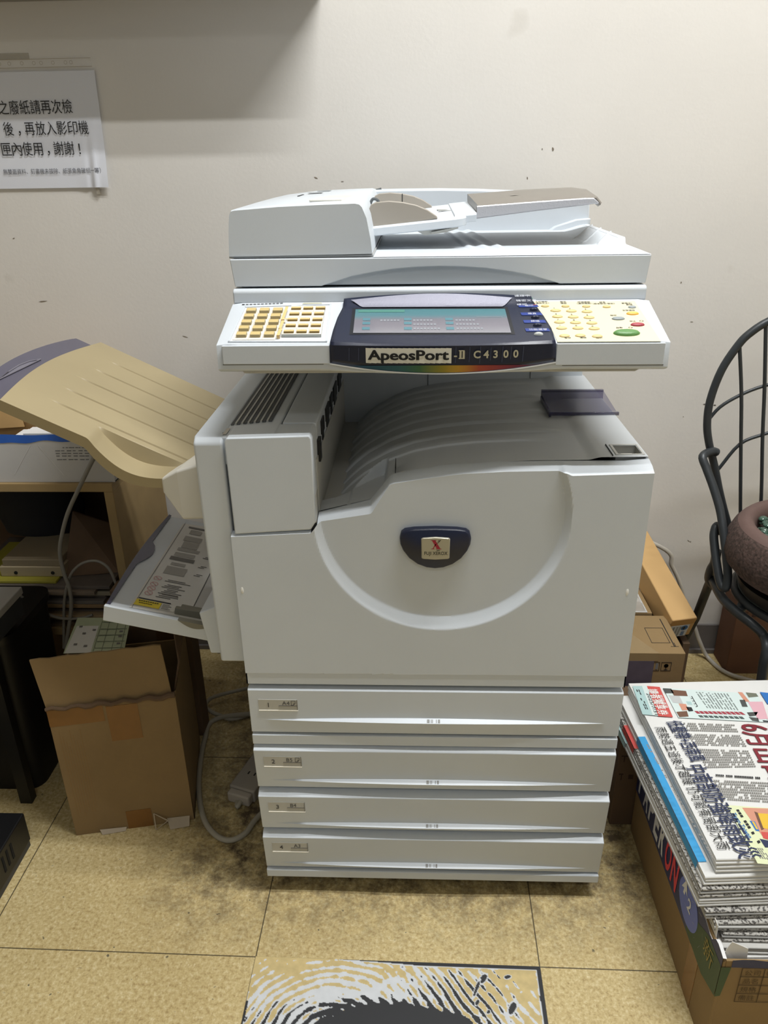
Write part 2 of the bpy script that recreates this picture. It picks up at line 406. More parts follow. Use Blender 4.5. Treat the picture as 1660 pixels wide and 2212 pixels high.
LBL = mat('label_plate', '#b9b7ae', .5); LBE = mat('label_edge', '#efe9da', .4); LBT = mat('label_print', '#4c4a48', .6)
def drawer(z0, z1, zg, num, size, icon, deep):
    """zg: height of the arched finger grip; its ledge swells out towards the middle"""
    y1, y0 = (-.0045, .0030) if deep else (0., 0.)                # the lower fronts lean out at the top
    zl = z1-(.007 if deep else .002)
    yf = lambda z: y0+(y1-y0)*min(1, max(0, (z-z0)/(zl-z0)))
    b = B()
    b.prism([(y0, z0), (.028, z0), (.028, z1), (.0065 if deep else .003, z1), (y1, zl)], 'X', XL, XR)
    d = obj('paper_drawer', b, PL, CP, bev=.0012)
    # crescent grip: a thin ledge, widest in the middle, over a front that falls back to the bottom edge
    b = B(); n = 48; x0, x1 = -.264, .264; rows = []
    for i in range(n+1):
        x = x0+(x1-x0)*i/n; k = (1-((x-(x0+x1)/2)/((x1-x0)/2))**2)
        zt = zg+.0058*k; yt = yf(zt)
        rows.append([(x, yt+.0008, zt+.0006), (x, yt-.0078*k, zt-.0040*k), (x, yt-.0072*k, zt-.0056*k), (x, y0-.0012*k, z0+.004), (x, y0+.0012, z0+.0035)])
    b.loft(rows, caps=False, closed=False); obj('drawer_grip', b, PL, d, smooth=40)
    b = B()
    for k, (w_, x) in enumerate(((.004, -.010), (.001, -.004), (.001, -.002), (.001, .004), (.003, .007))):
        b.add([(x, yf(zg+.005)-.0068, zg+.0030), (x+w_, yf(zg+.005)-.0068, zg+.0030), (x+w_, yf(zg+.005)-.0020, zg+.0056), (x, yf(zg+.005)-.0020, zg+.0056)], [(0, 1, 2, 3)])
    obj('pull_mark', b, mat('mark_grey', '#8f8f8c', .6), d)
    # recessed size label
    lx0, lx1, lz1 = -.2715, -.2103, z1-.0195
    lz0 = lz1-.0195; y = yf(lz1)-.0006; b = B()
    b.box(lx0, lx1, y, .004, lz0, lz1, LBL)
    b.box(lx0, lx1, y-.0012, .004, lz0-.0009, lz0, LBE)
    xm = lx0+.0315; zm = lz0+.0082
    b.box(xm, lx1-.001, y-.0004, .003, lz0+.0005, zm, mat('label_low', '#acaaa1', .55))
    b.box(xm, lx1-.001, y-.0006, .0, zm, zm+.0004, LBT); b.box(lx1-.0012, lx1-.0007, y-.0006, 0, lz0, lz1, LBT)
    b.text(num, LBT, (lx0+.0155, y-.0006, lz0+.0058), (1, 0, 0), (0, 0, 1), height=.0084, align='C', bold=.012)
    b.text(size, LBT, (xm+.0055, y-.0006, zm+.0018), (1, 0, 0), (0, 0, 1), height=.0074)
    if icon:
        ix, iz, s_ = xm+.0195, zm+.0014, .0005
        w_, h_ = .0068, .0082
        b.box(ix, ix+s_, y-.0006, 0, iz, iz+h_, LBT); b.box(ix, ix+w_, y-.0006, 0, iz+h_-s_, iz+h_, LBT)
        b.box(ix, ix+w_*.6, y-.0006, 0, iz, iz+s_, LBT); b.box(ix+w_-s_, ix+w_, y-.0006, 0, iz+h_*.4, iz+h_, LBT)
        b.add([(ix+w_*.55, y-.0006, iz), (ix+w_, y-.0006, iz+h_*.42), (ix+w_*.55, y-.0006, iz+h_*.42)], [(0, 1, 2)], LBT)
    obj('size_label', b, None, d, smooth=0, weld=False)
drawer(.3542, .4372, .3790, '1', 'A4', True, False)
drawer(.2385, .3275, .2548, '2', 'B5', True, True)
drawer(.1478, .2310, .1598, '3', 'B4', False, True)
drawer(.0572, .1400, .0682, '4', 'A3', False, True)

# --- front door with the shallow round dish
LOW = [(XL, .6975), (-.1740, .7035), (-.1655, .7142), (-.1610, .717), (-.0910, .7285), (-.0885, .7310), (-.0640, .7715), (-.0600, .7735), (-.015, .7812), (.0343, .7878), (.0956, .7912), (.1718, .7924), (.1795, .789), (XR, .7925)]
UPP = [(-.166, .7215), (-.0921, .7411), (-.0895, .7435), (-.0640, .7755), (-.0590, .7785), (-.0274, .7862), (.0106, .7923), (.086, .7976), (.1611, .7988), (.2544, .7985), (XR, .8015)]
def dish(x, z):
    """0 on the door skin, 1 inside the dish"""
    ri = math.hypot(x-.0075, z-.7330); Ri = .1690-.002*max(0, (z-.733)/.05)
    # outer rim: lower centre and larger radius, so the sloping rim is widest at the bottom
    ro = math.hypot(x-.0075, z-.7240); Ro = .1768
    if ri <= Ri: return 1.
    if ro >= Ro: return 0.
    a, c = ri-Ri, Ro-ro
    return c/(a+c)
b = B(); zb = .4465; nx, nz = 330, 210
xs = [XL+(XR-XL)*i/nx for i in range(nx+1)]
def dtop(x): return interp(x, LOW)
def dfn(u, v):
    x = XL+(XR-XL)*u; zt = dtop(x); z = zb+(zt-zb)*v
    d = dish(x, z); y = .0100*d
    s = .4676
    if z < s-.001: y += .0012
    return (x, y, z)
b.grid(dfn, nx, nz)
rows = []
for i in range(nx+1):
    x = xs[i]
    if x < -.1657: continue
    p = dfn(i/nx, 1.); zt = max(interp(x, UPP), p[2]+.003)
    rows.append([p, (x, .010+.006*(1 if p[1] > .003 else .4), p[2]+(zt-p[2])*.62), (x, .0295, zt), (x, .036, zt-.001), (x, .036, zt-.03)])
b.loft(rows, caps=False, closed=False)
# ledge of the left shoulder, sides and bottom
b.box(XL, -.1735, .001, .03, .690, .6973); b.box(XL, XL+.002, .0012, .03, zb, .697); b.box(XR-.002, XR, .0012, .03, zb, .792); b.box(XL, XR, .0022, .03, zb, zb+.002)
b.add([(XL, 0, .6975), (-.174, 0, .7035), (-.174, .012, .7085), (XL, .012, .7015)], [(0, 1, 2, 3)])
door = obj('front_door', b, PL, CP, smooth=28, weld=False)
# maker's badge
def outline_badge(k=1.):
    P = []
    top = [(-.0425, .7075), (-.030, .7096), (0, .7108), (.030, .7096), (.0425, .7075)]
    side = [(.0475, .7035), (.0496, .695), (.0488, .686), (.045, .676), (.037, .6645), (.025, .655), (.012, .6497), (0, .6482)]
    P = top+side+[(-x, z) for x, z in side[-2::-1]]
    return [(-.0008+x*k, .681+(z-.681)*k) for x, z in P]
ring = lambda k, y: [(x, y, z) for x, z in outline_badge(k)]
b = B(); b.loft([ring(1, .0103), ring(1, .0035), ring(.975, .0005), ring(.93, -.0006)]); bd = obj('badge', b, NAVY, door, smooth=50)
b = B(); n = 8; P = []
for cx, cz, a in ((.0165, .6955, 0), (-.0165, .6955, 1), (-.0160, .6672, 2), (.0160, .6672, 3)):
    for k in range(n+1):
        q = math.pi/2*(a+k/n); P.append((-.0005+cx+.0035*math.cos(q), cz+.0022*math.sin(q)))
    if a == 0: P.append((-.0005, .6990))
    if a == 2: P.append((-.0005, .6640))
PC = (-.0005, .6813)
pr = lambda k, y: [(PC[0]+(x-PC[0])*k, y, PC[1]+(z-PC[1])*k) for x, z in P]
b.loft([pr(1, .001), pr(1, -.0020), pr(.955, -.0030)]); obj('badge_plate', b, mat('badge_metal', '#aeaa98', .35, .35), door, smooth=40)
RED = mat('logo_red', '#9c1c33', .5); b = B(); y = -.0032
def q4(pts, m): b.add([(x, y, z) for x, z in pts], [tuple(range(len(pts)))], m)
q4([(-.0058, .6945), (-.0010, .6945), (.0062, .6816), (.0012, .6816)], RED)                       # the heavy stroke
q4([(-.0006, .6895), (.0003, .6880), (-.0034, .6816), (-.0048, .6816)], RED)
q4([(-.0073, .6950), (.0006, .6950), (.0006, .6943), (-.0073, .6943)], RED); q4([(-.0068, .6817), (-.0018, .6817), (-.0018, .6809), (-.0068, .6809)], RED); q4([(-.0002, .6817), (.0078, .6817), (.0078, .6809), (-.0002, .6809)], RED)
for x, z, s_ in ((.0018, .6900, .0010), (.0030, .6912, .0012), (.0043, .6926, .0013), (.0030, .6936, .0010), (.0052, .6940, .0012), (.0062, .6946, .0010), (.0040, .6944, .0009)):
    q4([(x-s_*.5, z-s_*.5), (x+s_*.5, z-s_*.5), (x+s_*.5, z+s_*.5), (x-s_*.5, z+s_*.5)], BLK)
q4([(.0008, .6786), (.0052, .6790), (.0060, .6800), (.0012, .6796)], BLK)
b.text('FUJI XEROX', BLK, (-.0160, y, .6720), (1, 0, 0), (0, 0, 1), height=.0054, width=.0322, bold=.008)
obj('badge_lettering', b, None, door, smooth=0, weld=False)
for x, z in ((-.2785, .6115), (.2715, .6120)):
    b = B(); b.lathe([(.0001, -.001), (.0022, -.001), (.0022, .0005), (.0015, .001)], (x, .0005, z), 14, M=Matrix.Rotation(math.pi/2, 3, 'X'), sy=2.6); obj('screw_cap', b, mat('cap_white', '#e8e8e4', .3), door)

# --- left shoulder and side door
b = B(); b.prism([(-.2810, .7010), (-.1735, .7085), (-.1665, .7200), (-.1655, .8410), (-.1685, .8462), (-.2790, .8432), (-.2822, .8375)], 'Y', .0, .055)
obj('corner_cover', b, PL, CP, bev=.0025)
b = B(); b.prism([(0.012, .4785), (.45, .4785), (.45, .842), (.016, .842), (.0045, .834)], 'X', -.3262, -.2860); obj('side_door', b, PL, CP, bev=.004)
b = B(); b.prism([(-.326, .838), (-.2145, .846), (-.2145, .80), (-.326, .80)], 'Y', .012, .60); tc_ = obj('top_cover', b, PL, CP, bev=.003)
b = B()
for k in range(7):
    u = k/6; xf, xb = -.286+u*.053, -.2855+u*.0535; zf = .8412+.0042*u
    b.box(xf, xf+.0042, .060+.004*u, .36, zf-.002, zf+.0009+.0004*u)
obj('vent', b, mat('vent_dark', '#55585a', .7), tc_, smooth=0)
b = B()
for k in range(6):
    u = (k+.5)/6; xf = -.286+u*.053+.0012; zf = .8412+.0042*u
    b.box(xf, xf+.0026, .060+.004*u, .36, zf-.002, zf+.0022)
obj('vent_rib', b, PLG, tc_, smooth=0)
b = B(); b.add([(-.318, .0185, .8395), (-.283, .0185, .8420), (-.283, .046, .8420), (-.318, .046, .8395)], [(0, 1, 2, 3)], mat('caution_label', '#c2bdb2', .5))
lm = mat('label_line', '#77746e', .6)
for (x, y0, w_, h_, a) in ((-.306, .024, .011, .0015, .6), (-.300, .027, .012, .0015, -.4), (-.296, .038, .010, .0015, .5), (-.308, .039, .006, .004, 0), (-.292, .026, .006, .006, .2), (-.311, .029, .004, .006, 0)):
    c, s_ = math.cos(a), math.sin(a); zz = .8408+(x+.3)*.07
    b.add([(x+c*u-s_*v, y0+s_*u+c*v, zz+(c*u-s_*v)*.07+.0004) for u, v in ((-w_/2, -h_/2), (w_/2, -h_/2), (w_/2, h_/2), (-w_/2, h_/2))], [(0, 1, 2, 3)], lm)
obj('caution_label', b, None, tc_, smooth=0, weld=False)
b = B(); b.prism([(-.2125, .80), (-.1655, .80), (-.1655, .8440), (-.168, .8462), (-.2125, .8462)], 'Y', .0555, .60); b.box(-.172, -.166, .05, .60, .70, .81); jc = obj('jam_cover', b, PL, CP, bev=.002)
for y, l_ in ((.10, .03), (.16, .045), (.225, .035), (.28, .05), (.36, .06)):
    b = B(); b.box(-.1660, -.1630, y, y+l_, .815+.004*math.sin(y*60), .834); b.box(-.1660, -.1638, y+.008, y+l_-.006, .803, .815); obj('exit_flap', b, BLK, jc)
b = B(); b.box(-.1655, -.1615, .052, .07, .79, .822); obj('exit_latch', b, BLK, jc)
# inner wall of the output pocket, below the jam cover
b = B(); b.box(-.176, -.1662, .008, .055, .716, .80); b.box(-.166, -.1645, .035, .47, .64, .80); obj('pocket_wall', b, PLG, CP)

# --- curved output tray
PRO = [(-.1665, .668), (-.155, .690), (-.143, .711), (-.125, .730), (-.104, .7475), (-.068, .768), (-.03, .7822), (.0135, .7905), (.06, .7955), (.13, .7985), (.30, .8005)]
RID = [.075, .115, .155, .205, .255, .305, .345, .39, .43]
def tray(x, y):
    z = interp(x, PRO)*.5+.25*interp(x-.006, PRO)+.25*interp(x+.006, PRO)
    for k, c in enumerate(RID[1:]):
        e = .205 if k % 2 else .17
        w = sm(e, e-.05, x)*(.0035 if k not in (2, 5) else .0048)
        z += w*(sm(c-.0035, c+.0005, y)-sm(c+.0105, c+.020, y))
    # scoop at the front left for gripping the sheets
    ys = .075+.045*sm(-.15, -.07, x)
    s = sm(ys+.004, ys-.004, y)*sm(-.068, -.075, x)
    zs = .7225+(.7411-.7225)*(x+.1665)/.075
    z = z*(1-s)+min(z, zs)*s if x > -.125 else z*(1-s)+zs*s
    # the front border strip stands level with the door's bevel
    if y < .0415 and x >= -.075: z = max(z, interp(x, UPP)-.001)
    if x > .205: z = z+.0035*sm(.205, .225, x)
    return z
b = B(); b.grid(lambda u, v: (-.1665+(.2865+.1665)*u, .0335+(.4705-.0335)*v, tray(-.1665+.453*u, .0335+.437*v)), 230, 210)
cut = lambda f: (lambda c: .2475 < c.x < .2815 and .0440 < c.y < .0800)(sum((Vector(b.v[i]) for i in f), Vector())/len(f))
b.f = [f for f in b.f if not cut(f)]; b.mi = [0]*len(b.f)
b.box(XR-.003, XR-.0003, .034, .66, .70, .8025)
ot = obj('output_tray', b, mat('tray_plastic', '#c3c7ca', .5, var=.05, vscale=5, bump=.05, bscale=900), CP, smooth=30, weld=False)
# seams of the border strip
b = B(); b.box(-.0570, -.0562, .038, .075, .7740, .7868); b.box(.2395, .2402, .037, .083, .800, .8050)
obj('seam', b, DKG, ot, smooth=0)
# power switch in its well
b = B(); x0, x1, y0, y1, zt, zb_ = .2475, .2815, .0440, .0800, .8046, .786
b.box(x0-.003, x0, y0-.003, y1+.003, zb_, zt); b.box(x1, x1+.003, y0-.003, y1+.003, zb_, zt); b.box(x0, x1, y0-.003, y0, zb_, zt); b.box(x0, x1, y1, y1+.003, zb_, zt)
ps = obj('switch_well', b, PLG, CP, bev=.0006)
b = B(); b.box(x0, x1, y0, y1, .7860, .7864); obj('well_floor', b, mat('well_dark', '#55544f', .6), ps)
b = B(); b.prism([(y0+.002, .7864), (y0+.020, .7864), (y0+.018, .7985), (y0+.004, .7955)], 'X', x0+.009, x0+.025); obj('power_switch', b, mat('switch_white', '#e6e4da', .4), ps, bev=.0008)
# smoked paper stop
STOP = mat('smoked_clear', '#3d3960', .18, alpha=.62, spec=.6)
b = B(); b.box(.184, .2878, .318, .3235, .800, .8185); b.add([(.184, .321, .8165), (.2878, .321, .8165), (.2895, .232, .8075), (.183, .222, .8045)], [(0, 1, 2, 3)]); b.box(.183, .1865, .225, .321, .800, .8075); b.box(.183, .292, .2225, .2265, .8030, .8085)
obj('paper_stop', b, STOP, CP, bev=.0008, weld=False)

# --- rear column carrying the scanner
b = B(); b.box(-.19, .2835, .4705, .66, .70, .93); b.box(-.32, -.19, .40, .66, .80, .93); rc = obj('rear_column', b, PL, CP, bev=.003)
b = B(); b.box(-.0056, -.0046, .4697, .4712, .74, .93); b.box(.1858, .1866, .4697, .4712, .78, .93); obj('column_seam', b, DKG, rc, smooth=0)

# --- scanner
b = B(); b.box(-.2785, .2805, .1135, .64, .935, .9985); b.prism([(.1135, .998), (.1135, 1.0135), (.117, 1.0172), (.64, 1.0172), (.64, .998)], 'X', -.2785, .2805)
obj('scanner_body', b, PL, CP, bev=.002)
b = B(); b.box(-.27, .272, .135, .62, 1.0165, 1.0197); obj('glass_gasket', b, DKG, CP)
b = B(); b.prism([(-.2535, .9345), (-.249, .9270), (.2475, .9270), (.2610, .9345)], 'Y', .008, .62); obj('underside_tray', b, PLG, CP, bev=.002)

# --- control panel
def pz(y): return .9665+.29*y
PN = Vector((0, -.2785, .9604))
def pp(x, y, h=0.): return Vector((x, y, pz(y)))+PN*h
b = B(); n = 40; rows = []
for i in range(n+1):
    x = -.2795+(.2845+.2795)*i/n; k = max(0., 1-((x-.004)/.15)**2); lo = .9345-.0035*k
    e = .0018 if i in (0, n) else 0
    rows.append([(x, e, .9650-e), (x, .0016, .9668-e), (x, .113, pz(.113)-e), (x, .113, .94), (x, .05, .930), (x, .012, .9290), (x, .0015-.009*k, lo-.0015), (x, -.0085*k, lo+.0005)])
b.loft(rows, closed=True); pan = obj('control_panel', b, PL, CP, smooth=30)
# flush front plates left and right of the bezel
for x0, x1, z0 in ((-.2722, -.1362, .9415), (.1453, .2780, .9380)):
    b = B(); b.box(x0, x1, -.0022, .003, z0, .9650); obj('front_plate', b, PL, pan, bev=.0009)
    b = B(); b.box(x0-.001, x1+.001, -.0003, .001, z0-.0012, z0); obj('plate_shadow_gap', b, mat('gap_grey', '#6d6e6e', .7), pan, smooth=0)
# navy bezel: swells forward in the middle and hangs below the plates
def bul(x): return max(0., 1-((x-.004)/.14)**2)
def bez(u, v):
    R = [(-.1362, .1453, None), (-.1356, .1440, None), (-.1352, .1432, 0.0), (-.1340, .1425, .03), (-.1310, .1370, .0634), (-.1262, .1300, .092), (-.1259, .1264, .1085)]
    t = v*(len(R)-1); i = min(int(t), len(R)-2); f = t-i
    def row(r, u):
        xl, xr, y = R[r]; x = xl+(xr-xl)*u; k = bul(x)
        if r == 0: return Vector((x, -.0032-.0070*k, .9432-.0118*k))
        if r == 1: return Vector((x, -.0038-.0085*k, .9655))
        if r == 6: return Vector((x, .1088, 1.0035+.0070*k))
        return pp(x, y-(.0075*k if r == 2 else 0), .0030)
    return row(i, u)*(1-f)+row(i+1, u)*f
b = B(); b.grid(bez, 48, 24); bz = obj('bezel', b, NAVY, pan, smooth=25, solid=.004)
# hood, window and screen
def onbez(x, y, h):
    """point just above the bezel's upper face, whose rear part curves up to the scanner"""
    k = bul(x); t = max(0., (y-.092)/(.1088-.092)); zr = 1.0035+.0070*k
    return Vector((x, y, (pz(y)+.0029)*(1-t)+zr*t if t > 0 else pz(y)+.0029))+PN*h
b = B(); rows = []
for i in range(25):
    u = i/24; xl, xh = -.099+.1848*u, -.116+.2161*u
    yb_, yt_ = .0885-.002*u, .1015+.0050*math.sin(math.pi*u)
    rows.append([onbez(xl+(xh-xl)*j/4, yb_+(yt_-yb_)*j/4, .0014) for j in range(5)])
b.loft(rows, caps=False, closed=False); obj('hood', b, SILV, pan, smooth=30, weld=False)
b = B(); b.add([pp(x, y, .0032) for x, y in ((-.1125, .0165), (.0955, .0140), (.0930, .0885), (-.1130, .0885))], [(0, 1, 2, 3)]); obj('screen_frame', b, mat('frame_dark', '#12151d', .4), pan, smooth=0)
def scr_mat():
    m = D.materials.new('lcd'); m.use_nodes = True; nt = m.node_tree; b_ = nt.nodes['Principled BSDF']
    tc = nt.nodes.new('ShaderNodeTexCoord'); s = nt.nodes.new('ShaderNodeSeparateXYZ'); r = nt.nodes.new('ShaderNodeValToRGB'); e = r.color_ramp.elements
    e[0].position, e[0].color = 0, lin('#85858c'); e[1].position, e[1].color = 1, lin('#4a777d')
    for p, c in ((.30, '#75727b'), (.55, '#727078'), (.66, '#5f757e'), (.74, '#527880')): q = e.new(p); q.color = lin(c)
    nt.links.new(tc.outputs['Generated'], s.inputs[0]); nt.links.new(s.outputs['Y'], r.inputs['Fac']); nt.links.new(r.outputs['Color'], b_.inputs['Base Color'])
    nt.links.new(r.outputs['Color'], b_.inputs['Emission Color']); b_.inputs['Emission Strength'].default_value = .06
    b_.inputs['Roughness'].default_value = .2
    return m
SQ = [(-.1078, .0200), (.0908, .0175), (.0888, .0815), (-.1085, .0838)]
def sc(u, v, h): 
    a = Vector(SQ[0]).lerp(Vector(SQ[1]), u); c = Vector(SQ[3]).lerp(Vector(SQ[2]), u); q = a.lerp(c, v); return pp(q.x, q.y, h)
b = B(); b.add([sc(0, 0, .0038), sc(1, 0, .0038), sc(1, 1, .0038), sc(0, 1, .0038)], [(0, 1, 2, 3)]); scn = obj('screen', b, scr_mat(), pan, smooth=0)
b = B(); C1, C2, C3 = mat('lcd_cyan', '#557f8b', .3), mat('lcd_pale', '#8f939b', .3), mat('lcd_green', '#50857a', .3)
def sq(u0, u1, v0, v1, m, h=.0041): b.add([sc(u0, v0, h), sc(u1, v0, h), sc(u1, v1, h), sc(u0, v1, h)], [(0, 1, 2, 3)], m)
sq(.02, .33, .86, .97, C3)
for u in (.055, .325, .595):
    for v in (.12, .34, .50): sq(u, u+.05, v, v+.11, C1)
for u, n_ in ((.17, 1), (.385, 3), (.66, 3)):
    for k in range(n_):
        for j in range(6+(k*5) % 4): sq(u+j*.022, u+j*.022+.015, .48-k*.17, .54-k*.17, C2)
sq(.80, .97, .64, .655, C2)
obj('screen_readout', b, None, scn, smooth=0, weld=False)
# status text and blue tabs on the right of the bezel
LT = mat('panel_print', '#c9ccd4', .5); BT = mat('blue_tab', '#233a86', .4); b = B()
XD = Vector((1, 0, 0)); YD = Vector((0, .9604, .2785))
for s_, x, y in (('連線中', .1035, .1035), ('機密文書', .1050, .0960), ('確認', .1055, .0900)):
    b.text(s_, LT, onbez(x, y, .0012), XD, YD, height=.0050, squeeze=1.0)
for (x0, x1, y, s_) in ((.108, .134, .0815, '複印'), (.109, .136, .0590, '傳真'), (.110, .138, .0385, '掃描'), (.110, .140, .0165, '功能選單')):
    y += .0045
    b.add([pp(x0, y, .0036), pp(x1, y, .0036), pp(x1-.0015, y+.0075, .0036), pp(x0-.001, y+.0075, .0036)], [(0, 1, 2, 3)], BT)
    b.text(s_, LT, pp((x0+x1)/2, y+.0014, .0042), XD, YD, height=.0042, align='C')
b.add([onbez(.126, .1015, .0012), onbez(.1275, .1015, .0012), onbez(.1275, .103, .0012), onbez(.126, .103, .0012)], [(0, 1, 2, 3)], mat('led_green', '#5f8a72', .4))
b.add([pp(.127, .0915, .0037), pp(.131, .0915, .0037), pp(.131, .093, .0037), pp(.127, .093, .0037)], [(0, 1, 2, 3)], mat('led_red', '#a3433e', .4))
obj('bezel_lettering', b, None, pan, smooth=0, weld=False)
def dome(x, y, rx, ry, h, m, name, ringm=None, rim=1.18):
    b = B(); M = Matrix((XD, YD, PN)).transposed()
    if ringm:
        b.lathe([(.01, -.001), (1.25, -.001), (rim, .0004), (1.02, .0004), (1.0, -.0002)], (0, 0, 0), 24, ringm)
        b.v = [tuple(pp(x, y, 0)+M @ Vector((p[0]*rx, p[1]*ry, p[2]))) for p in b.v]
    c = B(); c.lathe([(.01, h), (.55, h*.96), (.85, h*.75), (.98, h*.35), (1.0, -.001)], (0, 0, 0), 24, m)
    c.v = [tuple(pp(x, y, .0003)+M @ Vector((p[0]*rx, p[1]*ry, p[2]))) for p in c.v]
    b.add(c.v, c.f, m)
    return obj(name, b, None, pan, smooth=40, weld=False)
for x, y, m in ((.1264, .0790, NAVY), (.1258, .0575, NAVY), (.1258, .0368, NAVY), (.1243, .0135, mat('key_grey', '#b9bcb8', .4))): dome(x, y, .0062, .0034, .0058, m, 'mode_key')
# name strip on the bezel's front
def fv(p): return (p[0], -.0036-.0079*bul(p[0])-p[1], p[2])
b = B()
for i in range(16):
    xa, xb = -.0906+.1060*i/16, -.0906+.1060*(i+1)/16
    b.add([fv((xa, .0022, .9445)), fv((xb, .0022, .9440)), fv((xb, .0022, .9628)), fv((xa, .0022, .9632))], [(0, 1, 2, 3)], mat('strip_paper', '#d9d6c8', .6))
for k in range(3): b.text('ApeosPort', BLK, (-.0883+.00045*k, .0028+.00003*k, .9487+.0002*(k % 2)), (1, 0, 0), (0, 0, 1), height=.0122, width=.0998, bold=.016, vec=fv)
obj('name_strip', b, None, pan, smooth=0, weld=False)
b = B(); GOLD = mat('bezel_print', '#b3ad93', .5)
b.text('-', GOLD, (.0185, .0028, .9500), (1, 0, 0), (0, 0, 1), height=.0095, bold=.02, vec=fv)
b.text('II', GOLD, (.0252, .0028, .9500), (1, 0, 0), (0, 0, 1), height=.0098, bold=.035, vec=fv, squeeze=1.15)
for x0, x1, z in ((.0243, .0312, .9497), (.0243, .0312, .9592)): b.add([fv((x0, .0028, z)), fv((x1, .0028, z)), fv((x1, .0028, z+.0012)), fv((x0, .0028, z+.0012))], [(0, 1, 2, 3)], GOLD)
for k, ch in enumerate('C4300'): b.text(ch, GOLD, (.0425+k*.0122, .0028, .9505), (1, 0, 0), (0, 0, 1), height=.0092, bold=.03, vec=fv)
STK = mat('bezel_streak', '#4c536a', .4)
for x, zt, zl in ((-.112, .963, .947), (-.100, .963, .947), (.0200, .964, .9445), (.0370, .964, .9455), (.0500, .9645, .9435), (.0630, .963, .947), (.0775, .964, .9445), (.0880, .9635, .9480), (.1030, .964, .9450)):
    b.add([fv((x, .0022, zl)), fv((x+.0005, .0022, zl)), fv((x+.0012, .0022, zt)), fv((x+.0007, .0022, zt))], [(0, 1, 2, 3)], STK)
obj('bezel_name', b, None, pan, smooth=0, weld=False)
m = D.materials.new('rainbow_band'); m.use_nodes = True; nt = m.node_tree; r = nt.nodes.new('ShaderNodeValToRGB'); e = r.color_ramp.elements
e[0].position, e[0].color = .0, lin('#1c2a44'); e[1].position, e[1].color = 1., lin('#3a1d33')
for p_, c_ in ((.14, '#1d4a63'), (.30, '#2a5d63'), (.40, '#3f6b45'), (.50, '#8f8428'), (.58, '#b98c2b'), (.68, '#a3452f'), (.80, '#84303b'), (.92, '#5a2740')): q = e.new(p_); q.color = lin(c_)
tcn = nt.nodes.new('ShaderNodeTexCoord'); sp = nt.nodes.new('ShaderNodeSeparateXYZ'); nt.links.new(tcn.outputs['Generated'], sp.inputs[0]); nt.links.new(sp.outputs['X'], r.inputs['Fac'])
nt.links.new(r.outputs['Color'], nt.nodes['Principled BSDF'].inputs['Base Color']); nt.nodes['Principled BSDF'].inputs['Roughness'].default_value = .35
b = B(); rows = []
for i in range(41):
    x = -.128+.262*i/40; k = bul(x); zl = .9432-.0118*k
    z1 = max(zl+.0008, .9405+.0006*math.cos(x*20))if k > .2 else zl+.0008
    yb = lambda z: -.0032-.0070*k-(z-zl)/(.9655-zl)*(.0006+.0015*k)
    rows.append([(x, yb(zl)-.0006, zl+.0004), (x, yb(z1)-.0006, z1)])
b.loft(rows, caps=False, closed=False); obj('rainbow_band', b, m, pan, smooth=0, weld=False)
b = B(); rows = []
for i in range(41):
    x = -.1365+.282*i/40; k = bul(x); zl = .9432-.0118*k
    rows.append([(x, -.0045-.0072*k, zl-.0002), (x, -.0045-.0072*k, zl-.0016), (x, .0, zl-.0016)])
b.loft(rows, caps=False, closed=False); obj('bezel_rim', b, mat('rim_white', '#e6e8ea', .3), pan, smooth=30, weld=False)

# memory keys: recessed plate with 2 x 15 keys, the right leaf a clear flip page
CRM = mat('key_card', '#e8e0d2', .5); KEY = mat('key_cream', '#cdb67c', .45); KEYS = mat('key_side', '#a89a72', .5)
b = B(); b.add([pp(x, y, .0004) for x, y in ((-.2630, .0070), (-.1403, .0053), (-.1440, .1040), (-.2600, .0985))], [(0, 1, 2, 3)], mat('keybed', '#d2d4d6', .5))
for (x0, y0), (x1, y1) in (((-.2650, .0050), (-.1395, .0035)), ((-.1395, .0035), (-.1432, .1055)), ((-.1432, .1055), (-.2612, .1005)), ((-.2612, .1005), (-.2650, .0050))):
    d_ = Vector((x1-x0, y1-y0)).normalized(); nn = Vector((-d_.y, d_.x))*.002
    q = [(x0, y0), (x1, y1), (x1+nn.x, y1+nn.y), (x0+nn.x, y0+nn.y)]
    b.add([pp(*u, .0) for u in q]+[pp(*u, .0014) for u in q], [(4, 5, 6, 7), (0, 1, 5, 4), (2, 3, 7, 6)], PL)
obj('key_recess', b, None, pan, smooth=0, weld=False)
b = B(); b.add([pp(x, y, .0009) for x, y in ((-.2600, .0095), (-.2060, .0095), (-.2050, .0930), (-.2580, .0915))], [(0, 1, 2, 3)], CRM)
LN = mat('card_line', '#c3b6a6', .6)
for k in range(1, 3):
    x = -.2585+k*.0178; b.add([pp(x, .010, .0012), pp(x+.0004, .010, .0012), pp(x+.0005, .092, .0012), pp(x+.0001, .092, .0012)], [(0, 1, 2, 3)], LN)
obj('key_card', b, None, pan, smooth=0, weld=False)
b = B(); LEAF = .0045
b.add([pp(x, y, LEAF) for x, y in ((-.1985, .0165), (-.1480, .0160), (-.1500, .0935), (-.1955, .0950))], [(0, 1, 2, 3)], CRM)
for k in range(1, 3):
    x = -.1972+k*.0163; b.add([pp(x, .017, LEAF+.0003), pp(x+.0004, .017, LEAF+.0003), pp(x+.0006, .094, LEAF+.0003), pp(x+.0002, .094, LEAF+.0003)], [(0, 1, 2, 3)], LN)
